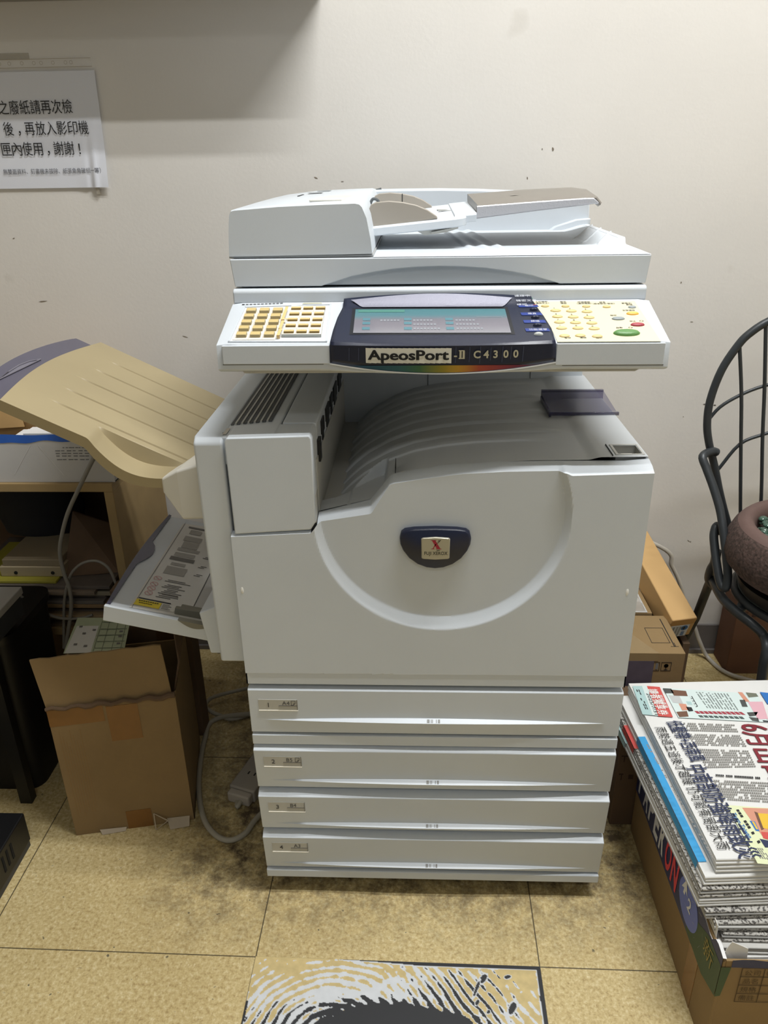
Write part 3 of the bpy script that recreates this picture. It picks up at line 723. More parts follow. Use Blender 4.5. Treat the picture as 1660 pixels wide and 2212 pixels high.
for r_ in range(5):
    for c_ in range(3):
        x, y = -.1950+c_*.0163+.0004*r_, .0900-r_*.0158
        for j in range(3): b.add([pp(x+j*.0022, y, LEAF+.0003), pp(x+j*.0022+.0016, y, LEAF+.0003), pp(x+j*.0022+.0016, y+.0012, LEAF+.0003), pp(x+j*.0022, y+.0012, LEAF+.0003)], [(0, 1, 2, 3)], GREYINK)
    if r_: b.add([pp(-.1975, .0935-r_*.0158, LEAF+.0002), pp(-.1490, .0932-r_*.0158, LEAF+.0002), pp(-.1490, .0935-r_*.0158, LEAF+.0002), pp(-.1975, .0938-r_*.0158, LEAF+.0002)], [(0, 1, 2, 3)], LN)
q = [(-.1985, .0165), (-.1480, .0160), (-.1500, .0935), (-.1955, .0950)]
b.add([pp(*u, LEAF-.0003) for u in q]+[pp(*u, .0008) for u in q], [(0, 1, 5, 4), (1, 2, 6, 5), (3, 0, 4, 7)], mat('leaf_edge', '#bfc3bd', .3))
obj('flip_page', b, None, pan, smooth=0, weld=False)
b = B(); SP = mat('spine_yellow', '#e3c183', .5)
for y0, y1 in ((.0120, .030), (.0305, .0510), (.0530, .090)):
    x0, x1 = -.2040+.0000*y0, -.2000
    b.add([pp(x0, y0, .0058), pp(x1, y0, .0058), pp(x1+.0012, y1, .0058), pp(x0+.0012, y1, .0058), pp(x0, y0, .001), pp(x1, y0, .001)], [(0, 1, 2, 3), (4, 5, 1, 0)], SP)
b.add([pp(-.203, .0535, .0060), pp(-.1955, .0535, .0060), pp(-.1955, .0560, .0060), pp(-.203, .0560, .0060)], [(0, 1, 2, 3)], SP)
obj('page_spine', b, None, pan, smooth=0, weld=False)
def slabkey(x, y, w_, d_, h0, h1, top, side):
    q = [(x-w_/2, y), (x+w_/2, y), (x+w_/2, y+d_), (x-w_/2, y+d_)]
    b = B(); b.add([pp(*u, h0) for u in q]+[pp(*u, h1) for u in q], [(0, 1, 5, 4), (1, 2, 6, 5), (2, 3, 7, 6), (3, 0, 4, 7)], side)
    b.add([pp(*u, h1) for u in q], [(0, 1, 2, 3)], top); return b
k0 = obj('memory_key', slabkey(-.2500, .0155, .0128, .0088, .0005, .0050, KEY, KEYS), None, pan, bev=.0006, smooth=0)
for r_ in range(5):
    for c_ in range(3):
        dx, dy = c_*.0178+r_*.0004, r_*.0162
        if r_ or c_: dup(k0, dx, dy, .29*dy, pan)
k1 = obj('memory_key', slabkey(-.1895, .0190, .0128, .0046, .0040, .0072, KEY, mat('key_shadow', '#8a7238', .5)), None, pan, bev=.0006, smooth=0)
for r_ in range(5):
    for c_ in range(3):
        dx, dy = c_*.0163+r_*.0004, r_*.0158
        if r_ or c_: dup(k1, dx, dy, .29*dy, pan)
# small print above the keys
b = B()
for k in range(11): b.add([pp(-.2655+k*.0052, .1060+.0003*k, .0008), pp(-.2655+k*.0052+.0038, .1060+.0003*k, .0008), pp(-.2655+k*.0052+.0038, .1080+.0003*k, .0008), pp(-.2655+k*.0052, .1080+.0003*k, .0008)], [(0, 1, 2, 3)], INK if k == 0 else GREYINK)
b.add([pp(-.183, .107, .0008), pp(-.155, .107, .0008), pp(-.157, .1105, .0008), pp(-.181, .1105, .0008)], [(0, 1, 2, 3)], mat('window_pale', '#c9c6ae', .4))
obj('panel_print', b, None, pan, smooth=0, weld=False)

# cream number pad on the right
b = B(); b.add([pp(x, y, .0006) for x, y in ((.1462, -.0005), (.2725, -.0008), (.2640, .1075), (.1290, .1085), (.1385, .0640), (.1435, .030))], [(0, 1, 2, 3, 4, 5)]); obj('key_sheet', b, PLC, pan, smooth=0)
WR = mat('key_ring', '#e4dcc2', .4)
for x, y in ((.1433, .0955), (.1700, .0945), (.1971, .0935), (.2236, .0920)): dome(x, y-.002, .0055, .0030, .0022, KEY, 'function_key', WR)
KC = mat('number_cream', '#d2bc84', .45)
nums = [('1', .1553, .0838), ('2', .1756, .0821), ('3', .1956, .0800), ('4', .1553, .0671), ('5', .1754, .0655), ('6', .1954, .0639), ('7', .1558, .0521), ('8', .1759, .0505), ('9', .1963, .0489), ('*', .1561, .0362), ('0', .1765, .0358), ('#', .1966, .0343)]
for s_, x, y in nums: dome(x, y-.003, .0072, .0036, .0022, KC, 'number_key', WR, 1.12)
for x, y in ((.1568, .0165), (.1764, .0170), (.1969, .0150)): dome(x, y-.003, .0068, .0038, .0022, KC, 'function_key', WR, 1.3)
GK = mat('key_bluegrey', '#8f979a', .4)
dome(.2565, .0885, .0055, .0034, .0022, GK, 'function_key', WR); dome(.2531, .0705, .0082, .0040, .0028, mat('key_amber', '#efb758', .4), 'clear_key', WR)
dome(.2320, .0570, .0086, .0040, .0028, GK, 'function_key', WR); dome(.2528, .0405, .0090, .0042, .0030, mat('key_red', '#a5414d', .4), 'stop_key', WR)
dome(.2345, .0190, .0168, .0076, .0045, mat('key_green', '#5c8a4e', .4, bump=.2, bscale=700), 'start_key', mat('ring_pearl', '#dfe1dc', .3), 1.2)
b = B()
for s_, x, y in nums: b.text(s_, INK, pp(x-.001, y+.0026, .0010), XD, YD, height=.0036, align='C')
for s_, x, y in (('工作確認', .1400, .1055), ('（通信中止）', .1400, .1010), ('設定', .1690, .1045), ('確認', .1690, .1000), ('機械確認', .1960, .1030), ('（通信確認）', .1960, .0990), ('語言', .2205, .1020), ('（語言設定/登記）', .2215, .0980), ('節電中/', .2520, .0985), ('解除', .2545, .0945), ('全部清除', .2500, .0785), ('插印', .2275, .0650), ('停止', .2490, .0490), ('啟動', .2285, .0320), ('暫停', .1600, .0075), ('清除', .1790, .0075), ('短縮', .1985, .0065)):
    b.text(s_, INK, pp(x, y, .0010), XD, YD, height=.0030, align='C', bold=.01)
for x, y in ((.2600, .0490), (.2425, .0320)):
    for k in range(12):
        a0, a1 = 2*math.pi*k/12, 2*math.pi*(k+1)/12
        b.add([pp(x+.0026*math.cos(a)*r_, y+.0017+.0018*math.sin(a)*r_, .0010) for a, r_ in ((a0, 1), (a1, 1), (a1, .75), (a0, .75))], [(0, 1, 2, 3)], INK)
obj('key_lettering', b, None, pan, smooth=0, weld=False)
# --- document cover (lid over the glass) with the arched hand hold
CV0, CV1 = -.2800, .2830
ARCH = [(-.1569, 1.0197), (-.1155, 1.0317), (-.0850, 1.0370), (-.0589, 1.0405), (-.03, 1.0427), (.0032, 1.0436), (.035, 1.0427), (.0652, 1.0403), (.10, 1.0355), (.1274, 1.0305), (.1653, 1.0197)]
b = B()
P = [(CV0+.004, 1.0197)]+ARCH+[(CV1-.0035, 1.0197), (CV1, 1.0555), (CV0, 1.0555)]
b.prism(P, 'Y', .1200, .1330)
b.box(CV0+.002, CV1-.002, .1330, .62, 1.0197, 1.0555)
b.prism([(-.157, 1.0198)]+[(x, z+.001) for x, z in ARCH[1:-1]]+[(.2026, 1.0198)], 'Y', .1275, .1340)
cov = obj('document_cover', b, PL, CP, bev=.0012, smooth=30)
# receiving surface: lip, sloping ramp with its steps, ripples next to the feeder
b = B()
def rec(u, v):
    x, y = -.086+(.283+.086)*u, .121+(.58-.121)*v
    z = 1.0563
    # dished middle
    z -= .004*sm(.128, .150, y)*sm(.28, .24, x)
    # ramp rising to the right, with three thin ribs that bend towards the back
    z += .0090*sm(.205, .278, x)*sm(.258, .268, y)
    for y0 in (.165, .238, .308):
        c = y0+.10*(x-.15)+2.3*max(0, x-.205); d = abs(y-c)
        z += .0022*sm(.0042, .0012, d)*sm(.085, .13, x)
    for k in range(3):
        c = .055+.022*k-.09*(y-.2); d = (x-c)/.010
        z += .0055*math.exp(-d*d)*sm(.17, .26, y)
    return (x, y, z)
b.grid(rec, 260, 280); obj('receiving_surface', b, PL, cov, smooth=30, weld=False)
b = B(); b.prism([(.271, 1.050), (.2828, 1.050), (.2828, 1.0645), (.272, 1.0655)], 'Y', .268, .58); obj('ramp_edge', b, PL, cov, bev=.001)
# upright rear cover
TOPR = [(-.135, 1.1262), (-.06, 1.1266), (.0143, 1.1264), (.09, 1.1243), (.1557, 1.1208), (.23, 1.1135), (.2820, 1.1030), (.2862, 1.0980)]
b = B(); b.prism([(-.135, 1.05)]+TOPR+[(.2890, 1.050)], 'Y', .552, .64); rcv = obj('rear_cover', b, PL, cov, bev=.003, smooth=30)
b = B(); b.prism([(.21, 1.052), (.287, 1.052), (.2868, 1.075), (.262, 1.073), (.225, 1.062)], 'Y', .535, .553); obj('rear_step', b, PL, rcv, bev=.002)

# --- document feeder
def feed_sec(y, dz, k):
    return [(-.2812, y, 1.0588), (-.2790, y, 1.0900), (-.2762, y, 1.1120+dz*.4), (-.2735, y, 1.1168+dz*.5), (-.2690, y, 1.1180+dz*.6), (-.2106, y, 1.1226+dz), (-.1500, y, 1.1245+dz), (-.1090, y, 1.1254+dz), (-.1030, y, 1.1240+dz*.9), (-.0995, y, 1.1200+dz*.6), (-.0938, y, 1.1050), (-.0890, y, 1.0790), (-.0872, y, 1.0603)]
b = B(); b.loft([feed_sec(.1245, -.0022, 0), feed_sec(.1268, -.0004, 0), feed_sec(.132, .0006, 0), feed_sec(.30, .0030, 0), feed_sec(.45, .0040, 0), feed_sec(.60, .0036, 0), feed_sec(.625, .000, 0)])
fd = obj('document_feeder', b, PL, CP, smooth=30)
b = B(); b.prism([(-.2822, 1.0562), (-.0858, 1.0562), (-.0862, 1.0590), (-.2818, 1.0590)], 'Y', .128, .61); obj('feeder_base', b, mat('base_shade', '#a9aaa9', .5), fd)
# embossed arrow, top latch lever, caution strip
b = B(); b.prism([(-.172, .150), (-.128, .150), (-.118, .29), (-.160, .29)], 'Z', 1.1250, 1.1278); obj('latch_cover', b, PLW, fd, bev=.001)
b = B()
for y in (.40, .50): b.box(-.206+.04*(y-.4), -.183+.04*(y-.4), y, y+.03, 1.1282, 1.1286)
obj('feeder_label', b, mat('feeder_label', '#8f9496', .4), fd)
b = B(); b.box(-.2130, -.2100, .33, .39, 1.1258, 1.1268); obj('feeder_slot', b, DKG, fd)
b = B(); b.tube([(-.1005, .60, 1.118), (-.100, .60, 1.126), (-.0955, .60, 1.1275), (-.0945, .60, 1.121)], .0035, 8); b.tube([(-.099, .30, 1.112), (-.094, .30, 1.1215), (-.086, .30, 1.1195), (-.083, .30, 1.110)], .0022, 8, smooth=5)
obj('feeder_hinge', b, mat('hinge_grey', '#5d6264', .5), fd)
# sloping input tray
def tz(x): return 1.0862+(x+.0960)*.0905
b = B()
sec = lambda x, a, c: [(x, .226+a, tz(x)-.0125-c), (x, .222+a, tz(x)-.0115), (x, .222+a, tz(x)-.0012), (x, .2245+a, tz(x)), (x, .480, tz(x)+.0070), (x, .480, tz(x)-.010)]
b.loft([sec(-.0965, 0, 0), sec(.030, 0, 0), sec(.0395, .004, -.001), (sec(.0445, .012, -.004))])
b.loft([[(x, y, z) for y, z in ((.245, tz(x)-.0090), (.2445, tz(x)+.0005), (.2475, tz(x)+.0035), (.480, tz(x)+.0085), (.480, tz(x)-.006))] for x in (.028, .0600)])
ft = obj('feed_tray', b, PL, fd, bev=.001, smooth=35)
b = B(); b.prism([(-.0260, tz(-.026)-.013), (.0330, tz(.033)-.0130), (.0330, tz(.033)-.0150), (.015, tz(.015)-.0185), (-.0160, tz(-.016)-.0190)], 'Y', .232, .40); b.prism([(-.006, tz(-.006)-.0155), (.032, tz(.032)-.0118), (.032, tz(.032)-.0145), (-.006, tz(-.006)-.0180)], 'Y', .226, .234, PLG); obj('tray_stay', b, None, ft, smooth=0)
b = B()
for x, y, l_, w_ in ((.006, .375, .020, .003), (.034, .36, .016, .0015), (.0075, .352, .020, .0015)):
    b.box(x, x+l_, y, y+w_*6, tz(x)+.0048, tz(x)+.0058)
obj('size_mark', b, mat('mark_line', '#a7a8a4', .5), ft)
# guides
def gpoly(dx, dz, L_=1.):
    return [(-.0935+dx, 1.0840+dz), (-.0975+dx, 1.1080+dz), (-.0940+dx, 1.1165+dz), (-.0870+dx, 1.1195+dz), (-.0680+dx, 1.1210+dz), (-.0480+dx, 1.1192+dz), (-.0280+dx, 1.1150+dz), (-.0120+dx, 1.1085+dz), (.0020+dx, 1.0995+dz), (.0035+dx, 1.0962+dz)]
b = B(); b.prism(gpoly(0, 0), 'Y', .238, .251); obj('paper_guide', b, GRG, fd, bev=.0015, smooth=30)
b = B(); b.prism([(x+.000, z+.0035) for x, z in gpoly(-.004, .0010)], 'Y', .452, .464); g2 = obj('paper_guide', b, GRG, fd, bev=.0015, smooth=30)
b = B(); b.box(-.0520, -.0508, .4512, .4530, 1.106, 1.1235); obj('guide_seam', b, DKG, g2)
# flip-out extension with the silver edge
def exs(x, xb, zt, zb_, e):
    return [(x, .2545, zb_), (x, .2530, zt-.0015), (x+.002, .2560, zt), (xb, .475, zt+.0078+e), (xb, .478, zt+.005+e), (xb, .470, zt-.004+e)]
b = B(); b.loft([exs(.0600, .0600, 1.1130, 1.0945, 0), exs(.150, .156, 1.1182, 1.1045, .0005), exs(.215, .236, 1.1218, 1.1108, -.0008), exs(.232, .262, 1.1222, 1.1128, -.0045), exs(.2395, .283, 1.1140, 1.1110, -.012)])
te = obj('tray_extension', b, mat('pearl_grey', '#837d75', .35, .25), fd, smooth=40)
b = B(); rows = []
for x, zt, zb_ in ((.0605, 1.1122, 1.0950), (.150, 1.1174, 1.1050), (.215, 1.1208, 1.1112), (.2285, 1.1208, 1.1128), (.236, 1.1150, 1.1125)):
    rows.append([(x, .2530, zb_), (x, .2512, zb_+.0012), (x, .2512, zt-.0015), (x, .2530, zt)])
b.loft(rows); obj('silver_edge', b, mat('silver_edge', '#c6c6cb', .32, .3, bump=.3, bscale=500), te, smooth=40)
b = B(); b.lathe([(.0001, .0), (.003, .0003), (.0045, 0)], (.128, .37, 1.1215), 14, sx=1.6); obj('dimple', b, mat('dimple', '#8b867e', .4), te)

# --- side output tray (yellowed) on the left, with its smoked extension and white bracket
TA = Vector((-.352, 0, .758)); TDIR = Vector((-.250, 0, .1235))                 # run of the tray, upwards to the left
TN = Vector((.1235, 0, .250)).normalized()
def tp(s, y, h=0.): return TA+TDIR*s+Vector((0, y, 0))+TN*h
b = B()
def tsurf(u, v):
    s = u; arc = .018*math.sin(math.pi*min(1, max(0, v)))*sm(.7, 1., u)
    y = .052+(.428-.052)*v
    s = u*(1.+.065*math.sin(math.pi*v))
    h = 0.
    for k in range(5):
        c = .118+.060*k; d_ = abs(y-c); h -= (.0030 if d_ < .0022 else 0)*sm(.86, .70, u)
    # finger bay: a scooped hollow whose rim sags below the tray's plane
    bay = sm(.03, .10, u)*sm(.60, .50, u)
    if y < .113:
        d = math.sin(math.pi*min(1, max(0, (u-.055)/.50)))
        h -= .024*d*bay*sm(.103, .0995, y)
    return tp(s, y, h)
nu_, nv_ = 120, 260
b.grid(tsurf, nu_, nv_)
# side skirts following the rim
for edge in ('f', 'l', 'b'):
    top = [tsurf(i/nu_, 0) for i in range(nu_+1)] if edge == 'f' else [tsurf(1, j/nv_) for j in range(nv_+1)] if edge == 'l' else [tsurf(i/nu_, 1) for i in range(nu_+1)]
    dn = .0165 if edge == 'f' else .012
    low = [p-TN*dn+Vector((0, .002 if edge == 'f' else 0, 0)) for p in top]
    b.loft([top, low], caps=False, closed=False)
st = obj('side_tray', b, TANP, CP, smooth=30, weld=False, solid=.0)
b = B()
b.loft([[tp(.0, y, -.0135) for y in (.108, .424)]+[tp(.0, y, -.011) for y in (.424, .108)], [tp(.98, y, -.0135) for y in (.108, .424)]+[tp(.98, y, -.011) for y in (.424, .108)]]); obj('tray_underside', b, mat('tray_under', '#a08862', .6), st)
b = B(); n = 24; top = []
for j in range(n+1):
    v = j/n; top.append(tp(1.145+.075*math.sin(math.pi*v)**.8, .060+.36*v, -.010))
inn = [tp(.86, .060+.36*j/n, -.010) for j in range(n+1)]
b.loft([inn, top, [p-TN*.003 for p in top], [p-TN*.003 for p in inn]], caps=False, closed=False); ex = obj('tray_extension', b, SMOKE, st, smooth=30, weld=False)
b = B(); ring = [(1.125, .262), (1.150, .235), (1.158, .205), (1.150, .165), (1.135, .130)]
pts = [tp(s_, y, -.0085) for s_, y in ring]; b.tube(pts+[pts[0]], .0011, 8); b.add([tp(s_, y, -.0092) for s_, y in ring], [tuple(range(5))]); obj('finger_grip', b, mat('smoke_light', '#77747f', .3), ex)
b = B(); b.loft([[(-.327, .042, .705), (-.327, .042, .792), (-.327, .16, .775), (-.327, .16, .70)], [(-.366, .044, .703), (-.366, .044, .780), (-.366, .16, .765), (-.366, .16, .70)], [(-.392, .050, .744), (-.392, .050, .7655), (-.392, .16, .752), (-.392, .16, .730)]])
obj('tray_bracket', b, PLW, CP, bev=.004, smooth=0)

# --- bypass tray folded out below it
def bp_(s, y, h=0.): return Vector((-.340-.178*s, y, .497+.040*s))+Vector((.22, 0, .975))*h
b = B()
for y0, y1, h0, h1 in ((.062, .069, -.018, .010),): b.loft([[bp_(s, y, h) for y, h in ((y0, h0), (y1, h0), (y1, h1), (y0, h1))] for s in (-.02, 1.0)])
b.loft([[bp_(s, y, h) for y, h in ((.066, -.014), (.42, -.014), (.42, .0), (.066, .0))] for s in (-.05, .998)])
bt = obj('bypass_tray', b, PL, CP, bev=.0012, smooth=0)
b = B(); rows = []
for i in range(25):
    v = i/24; y = .071+.349*v; k = math.sin(math.pi*v); s0 = .978+.012*k; s1 = 1.005+.040*k
    if .44 < v < .66: s0 -= .080*math.sin(math.pi*(v-.44)/.22)**.6
    rows.append([bp_(s0, y, .0022), bp_(s1, y, .0035), bp_(s1+.01, y, -.006), bp_(s1, y, -.012)])
b.loft(rows, caps=False, closed=False); obj('smoked_edge', b, mat('smoked_violet', '#45435a', .25), bt, smooth=30, weld=False)
b = B(); CRV = []
b.add([bp_(s_, y, .0006) for s_, y in ((.82, .085), (.82, .40), (.10, .415), (.10, .085))], [(0, 1, 2, 3)], mat('sheet_grey', '#d4d2cd', .45))
b.add([bp_(s_, y, .0010) for s_, y in ((.30, .10), (.30, .41), (.09, .41), (.09, .10))], [(0, 1, 2, 3)], mat('tray_mid', '#bab8b4', .5))
for s0, s1, y0, y1, m in ((.305, .297, .12, .41, mat('line_dark', '#55534f', .6)), (.80, .795, .085, .40, GREYINK), (.13, .06, .12, .35, DKG)):
    b.add([bp_(s0, y0, .0014), bp_(s0, y1, .0014), bp_(s1, y1, .0014), bp_(s1, y0, .0014)], [(0, 1, 2, 3)], m)
GB = mat('guide_print', '#a3a09a', .6); PK = mat('print_pink', '#cf9a9c', .6); DKP = mat('print_dark', '#6c6965', .6)
for y0, y1, s0, s1, m in ((.205, .232, .72, .52, GB), (.237, .247, .70, .56, GB), (.255, .268, .74, .50, DKP), (.271, .285, .72, .52, GB), (.292, .303, .72, .50, GB), (.305, .330, .70, .54, GB), (.333, .352, .72, .54, GB), (.362, .380, .70, .58, GB), (.385, .392, .74, .5, DKP)):
    b.add([bp_(s0, y0, .0012), bp_(s0, y1, .0012), bp_(s1, y1, .0012), bp_(s1, y0, .0012)], [(0, 1, 2, 3)], m)
rr = random.Random(3)
for k, (y0, n_) in enumerate(((.128, 3), (.140, 4), (.160, 3), (.180, 2), (.215, 2), (.245, 2), (.28, 2), (.315, 2))):
    for j in range(n_):
        s0 = (.66 if y0 < .2 else .44)-.02*j; yy = y0+.0048*j; l_ = .10+.14*rr.random() if y0 < .2 else .06
        b.add([bp_(s0, yy, .0012), bp_(s0, yy+.0022, .0012), bp_(s0-l_, yy+.0022, .0012), bp_(s0-l_, yy, .0012)], [(0, 1, 2, 3)], DKP)
for y in (.135, .150, .165, .185):
    c = bp_(.735, y, .0014); U = (bp_(1, 0)-bp_(0, 0)).normalized(); V = Vector((0, 1, 0)); n = 16
    for k in range(n):
        a0, a1 = 2*math.pi*k/n, 2*math.pi*(k+1)/n
        b.add([c+(U*math.cos(a)+V*math.sin(a))*r_ for a, r_ in ((a0, .0068), (a1, .0068), (a1, .0056), (a0, .0056))], [(0, 1, 2, 3)], PK)
    b.add([c+U*.005+V*.004, c+U*.004+V*.005, c-U*.005-V*.004, c-U*.004-V*.005], [(0, 1, 2, 3)], PK)
YL = mat('caution_yellow', '#e7cf2c', .5)
b.add([bp_(s_, y, .0016) for s_, y in ((.80, .094), (.80, .112), (.575, .112), (.575, .094))], [(0, 1, 2, 3)], YL)
b.add([bp_(s_, y, .0016) for s_, y in ((.79, .114), (.79, .117), (.50, .117), (.50, .114))], [(0, 1, 2, 3)], INK)
b.add([bp_(s_, y, .0015) for s_, y in ((.57, .094), (.57, .112), (.44, .112), (.44, .094))], [(0, 1, 2, 3)], mat('label_white', '#d8d6d0', .5))
for k in range(9): b.add([bp_(s_, y, .0020) for s_, y in ((.775-.02*k, .1065), (.775-.02*k, .1090), (.760-.02*k, .1090), (.760-.02*k, .1065))], [(0, 1, 2, 3)], INK)
for k in range(6): b.add([bp_(s_, y, .0020) for s_, y in ((.765-.02*k, .1010), (.765-.02*k, .1028), (.748-.02*k, .1028), (.748-.02*k, .1010))], [(0, 1, 2, 3)], INK)
for k in range(4): b.add([bp_(s_, y, .0020) for s_, y in ((.56, .096+.004*k), (.56, .0975+.004*k), (.48+.02*(k % 2), .0975+.004*k), (.48+.02*(k % 2), .096+.004*k))], [(0, 1, 2, 3)], DKP)
obj('instruction_label', b, None, bt, smooth=0, weld=False)
GD = mat('guide_olive', '#7d7a6c', .5); b = B()
b.loft([[bp_(s_, y, h) for y, h in ((.090, .0), (.098, .0), (.098, h1), (.090, h1))] for s_, h1 in ((.43, .012), (.28, .013), (.10, .016), (-.04, .018))])
b.loft([[bp_(s_, y, h) for y, h in ((.098, .0), (.115, .0), (.115, .006), (.098, .006))] for s_ in (.40, -.04)])
obj('paper_guide', b, GD, bt, bev=.001)
b = B(); n = 14; rows = []
for i in range(n+1):
    s_ = .36-.30*i/n; d = .010*math.sin(math.pi*i/n); rows.append([bp_(s_, .0605, .0108), bp_(s_, .0605, .0108-d), bp_(s_, .0705, .0108-d), bp_(s_, .0705, .0108)])
b.loft(rows, closed=True); obj('finger_notch', b, GD, bt)
# hinge cheek at the machine
b = B(); b.loft([[(-.326, .03, .4815), (-.326, .03, .567), (-.326, .14, .560), (-.326, .14, .4815)], [(-.346, .030, .4815), (-.356, .030, .5545), (-.356, .14, .548), (-.346, .14, .4815)]]); obj('bypass_cheek', b, PL, CP, bev=.002, smooth=0)
b = B(); b.box(-.350, -.335, .07, .12, .452, .482); b.box(-.31, -.29, .2, .4, .42, .50); obj('latch_hook', b, BLK, CP, bev=.003)
# ------------------------------------------------------------------ notice on the wall
nt_ = thing('paper_notice', (-.81, WY, 1.135), 'white notice with black Chinese print in a clear sleeve taped to the wall', 'notice')
yN = WY-.004
b = B()
def npt(u, v):
    x = -.962+(.300)*u; z = 1.1345+(.2115)*v
    x += .0035*v if u > .9 else 0
    w = 0
    w += .0035*math.exp(-((x+.688-.012*v)/.006)**2)*sm(.62, .0, v)
    w -= .0025*math.exp(-((x+.700-.010*v)/.005)**2)*sm(.60, .1, v)
    return (x, yN-w-.006*sm(.75, 1., u)*sm(.4, 0, v), z)
b.grid(npt, 90, 40); pgs = obj('sheet', b, mat('notice_paper', '#d9dbe3', .7), nt_, smooth=60, weld=False)
b = B(); b.grid(lambda u, v: (-.966+.309*u, yN-.0012-.006*sm(.75, 1., u)*sm(.4, 0, v), 1.132+.218*v), 30, 10)
b.add([(-.966, yN, 1.352), (-.6615, yN, 1.352), (-.6600, yN, 1.359), (-.6660, yN, 1.361), (-.6680, yN, 1.3695), (-.966, yN, 1.366)], [(0, 1, 2, 3, 4, 5)])
slv = obj('plastic_sleeve', b, mat('clear_film', '#ffffff', .15, alpha=.10, spec=.5), nt_, smooth=60, weld=False)
HO = mat('hole_line', '#a39a88', .6); b = B()
for x in (-.95, -.93, -.90, -.88, -.86, -.845, -.825, -.8, -.776, -.7615, -.738, -.713, -.702): 
    for k in range(10):
        a0, a1 = 2*math.pi*k/10, 2*math.pi*(k+1)/10
        b.add([(x+.0034*r_*math.cos(a), yN-.001, 1.3600+.0034*r_*math.sin(a)) for a, r_ in ((a0, 1), (a1, 1), (a1, .8), (a0, .8))], [(0, 1, 2, 3)], HO)
for z in (1.3520, 1.3664): b.add([(-.966, yN-.001, z), (-.662, yN-.001, z), (-.662, yN-.001, z+.0009), (-.966, yN-.001, z+.0009)], [(0, 1, 2, 3)], HO)
obj('hole_strip', b, None, nt_, smooth=0, weld=False)
b = B(); yT = yN-.0075
lift = lambda p: (p[0], min(p[1], npt((p[0]+.962)/.300, (p[2]-1.1345)/.2115)[1]-.0010), p[2])
for s_, xr, z, pt in (('之廢紙請再次檢', -.7130, 1.2735, .0216), ('後，再放入影印機', -.6868, 1.2355, .0220), ('匣內使用，謝謝！', -.7010, 1.1985, .0217)):
    for k, ch in enumerate(s_[::-1]):
        if ch == '，': b.text(ch, INK, (xr-pt*k-.013, yT+.005, z), (1, 0, 0), (0, 0, 1), height=.0185, vec=lift)
        elif ch == '！': b.text(ch, INK, (xr-pt*k-.0125, yT+.005, z-.001), (1, 0, 0), (0, 0, 1), height=.0185, vec=lift)
        else: b.text(ch, INK, (xr-pt*k-.0105, yT+.005, z), (1, 0, 0), (0, 0, 1), height=.0196, width=.0202, align='C', bold=.0, vec=lift)
b.text('無雙面資料、釘書機未拔除、紙張角角破損一等）', mat('fine_print', '#55565c', .7), (-.6740, yT+.005, 1.1625), (1, 0, 0), (0, 0, 1), height=.0080, width=.205, align='R', vec=lift)
obj('notice_lettering', b, None, nt_, smooth=0, weld=False)
b = B(); b.box(-.69, -.684, yN-.004, yN+.003, 1.122, 1.143); obj('tape', b, mat('clear_tape', '#c9c2b2', .25, alpha=.35), nt_, smooth=0)
b = B(); b.box(-.92, -.785, WY-.0015, WY-.0003, 1.3665, 1.378); obj('tape', b, mat('clear_tape', '#c9c2b2', .25, alpha=.35), nt_, smooth=0)

# ------------------------------------------------------------------ left side: shelf, boxes, carton
sh = thing('wooden_shelf', (-.98, .60, 0), 'plywood shelf unit behind the side trays, against the wall', 'shelf')
SX0, SX1, SY0, SY1 = -1.42, -.637, .45, .748
for nm, q in (('top_board', (SX0, SX1, SY0, SY1, .576, .594)), ('side_panel', (SX1-.019, SX1, SY0, SY1, 0, .576)), ('side_panel', (SX0, SX0+.019, SY0, SY1, 0, .576)), ('shelf_board', (SX0+.019, SX1-.019, SY0+.004, SY1, .232, .25)), ('shelf_board', (SX0+.019, SX1-.019, SY0+.004, SY1, .04, .058))):
    b = B(); b.box(*q); obj(nm, b, WOOD, sh, bev=.0012, smooth=0)
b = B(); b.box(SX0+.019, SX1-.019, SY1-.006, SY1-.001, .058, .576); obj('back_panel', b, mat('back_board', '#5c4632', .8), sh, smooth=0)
# white ream box with a torn blue top edge
wb = thing('paper_box', (-.78, .56, .594), 'open white paper box with torn blue rim, on the shelf top', 'box')
b = B(); x0, x1, y0, y1 = -1.0, -.632, .458, .70
zt = lambda x: .6795+.0025*math.sin(x*40)+.0015*math.sin(x*97)
n = 40
for i in range(n):
    xa, xb = x0+(x1-x0)*i/n, x0+(x1-x0)*(i+1)/n
    b.add([(xa, y0, .5945), (xb, y0, .5945), (xb, y0, zt(xb)), (xa, y0, zt(xa))], [(0, 1, 2, 3)]); 
b.box(x0, x1, y0+.003, y0+.0035, .5945, .676); b.box(x1-.003, x1, y0+.0005, y1, .5945, .672); b.box(x0, x1, y1-.003, y1, .5945, .675); b.box(x0, x0+.003, y0+.0005, y1, .5945, .675); b.box(x0, x1, y0+.001, y1, .5942, .597)
obj('walls', b, WHITECARD, wb, smooth=0, weld=False)
BLU = mat('blue_print', '#1c4f9e', .5, var=.15, vscale=15); b = B()
for i in range(n):
    xa, xb = x0+(x1-x0)*i/n, x0+(x1-x0)*(i+1)/n
    b.add([(xa, y0-.001, zt(xa)+.0005), (xb, y0-.001, zt(xb)+.0005), (xb, y0+.004, .6935+.001*math.sin(xb*50)), (xa, y0+.004, .6935+.001*math.sin(xa*50))], [(0, 1, 2, 3)])
obj('blue_rim', b, BLU, wb, smooth=0, weld=False)
b = B()
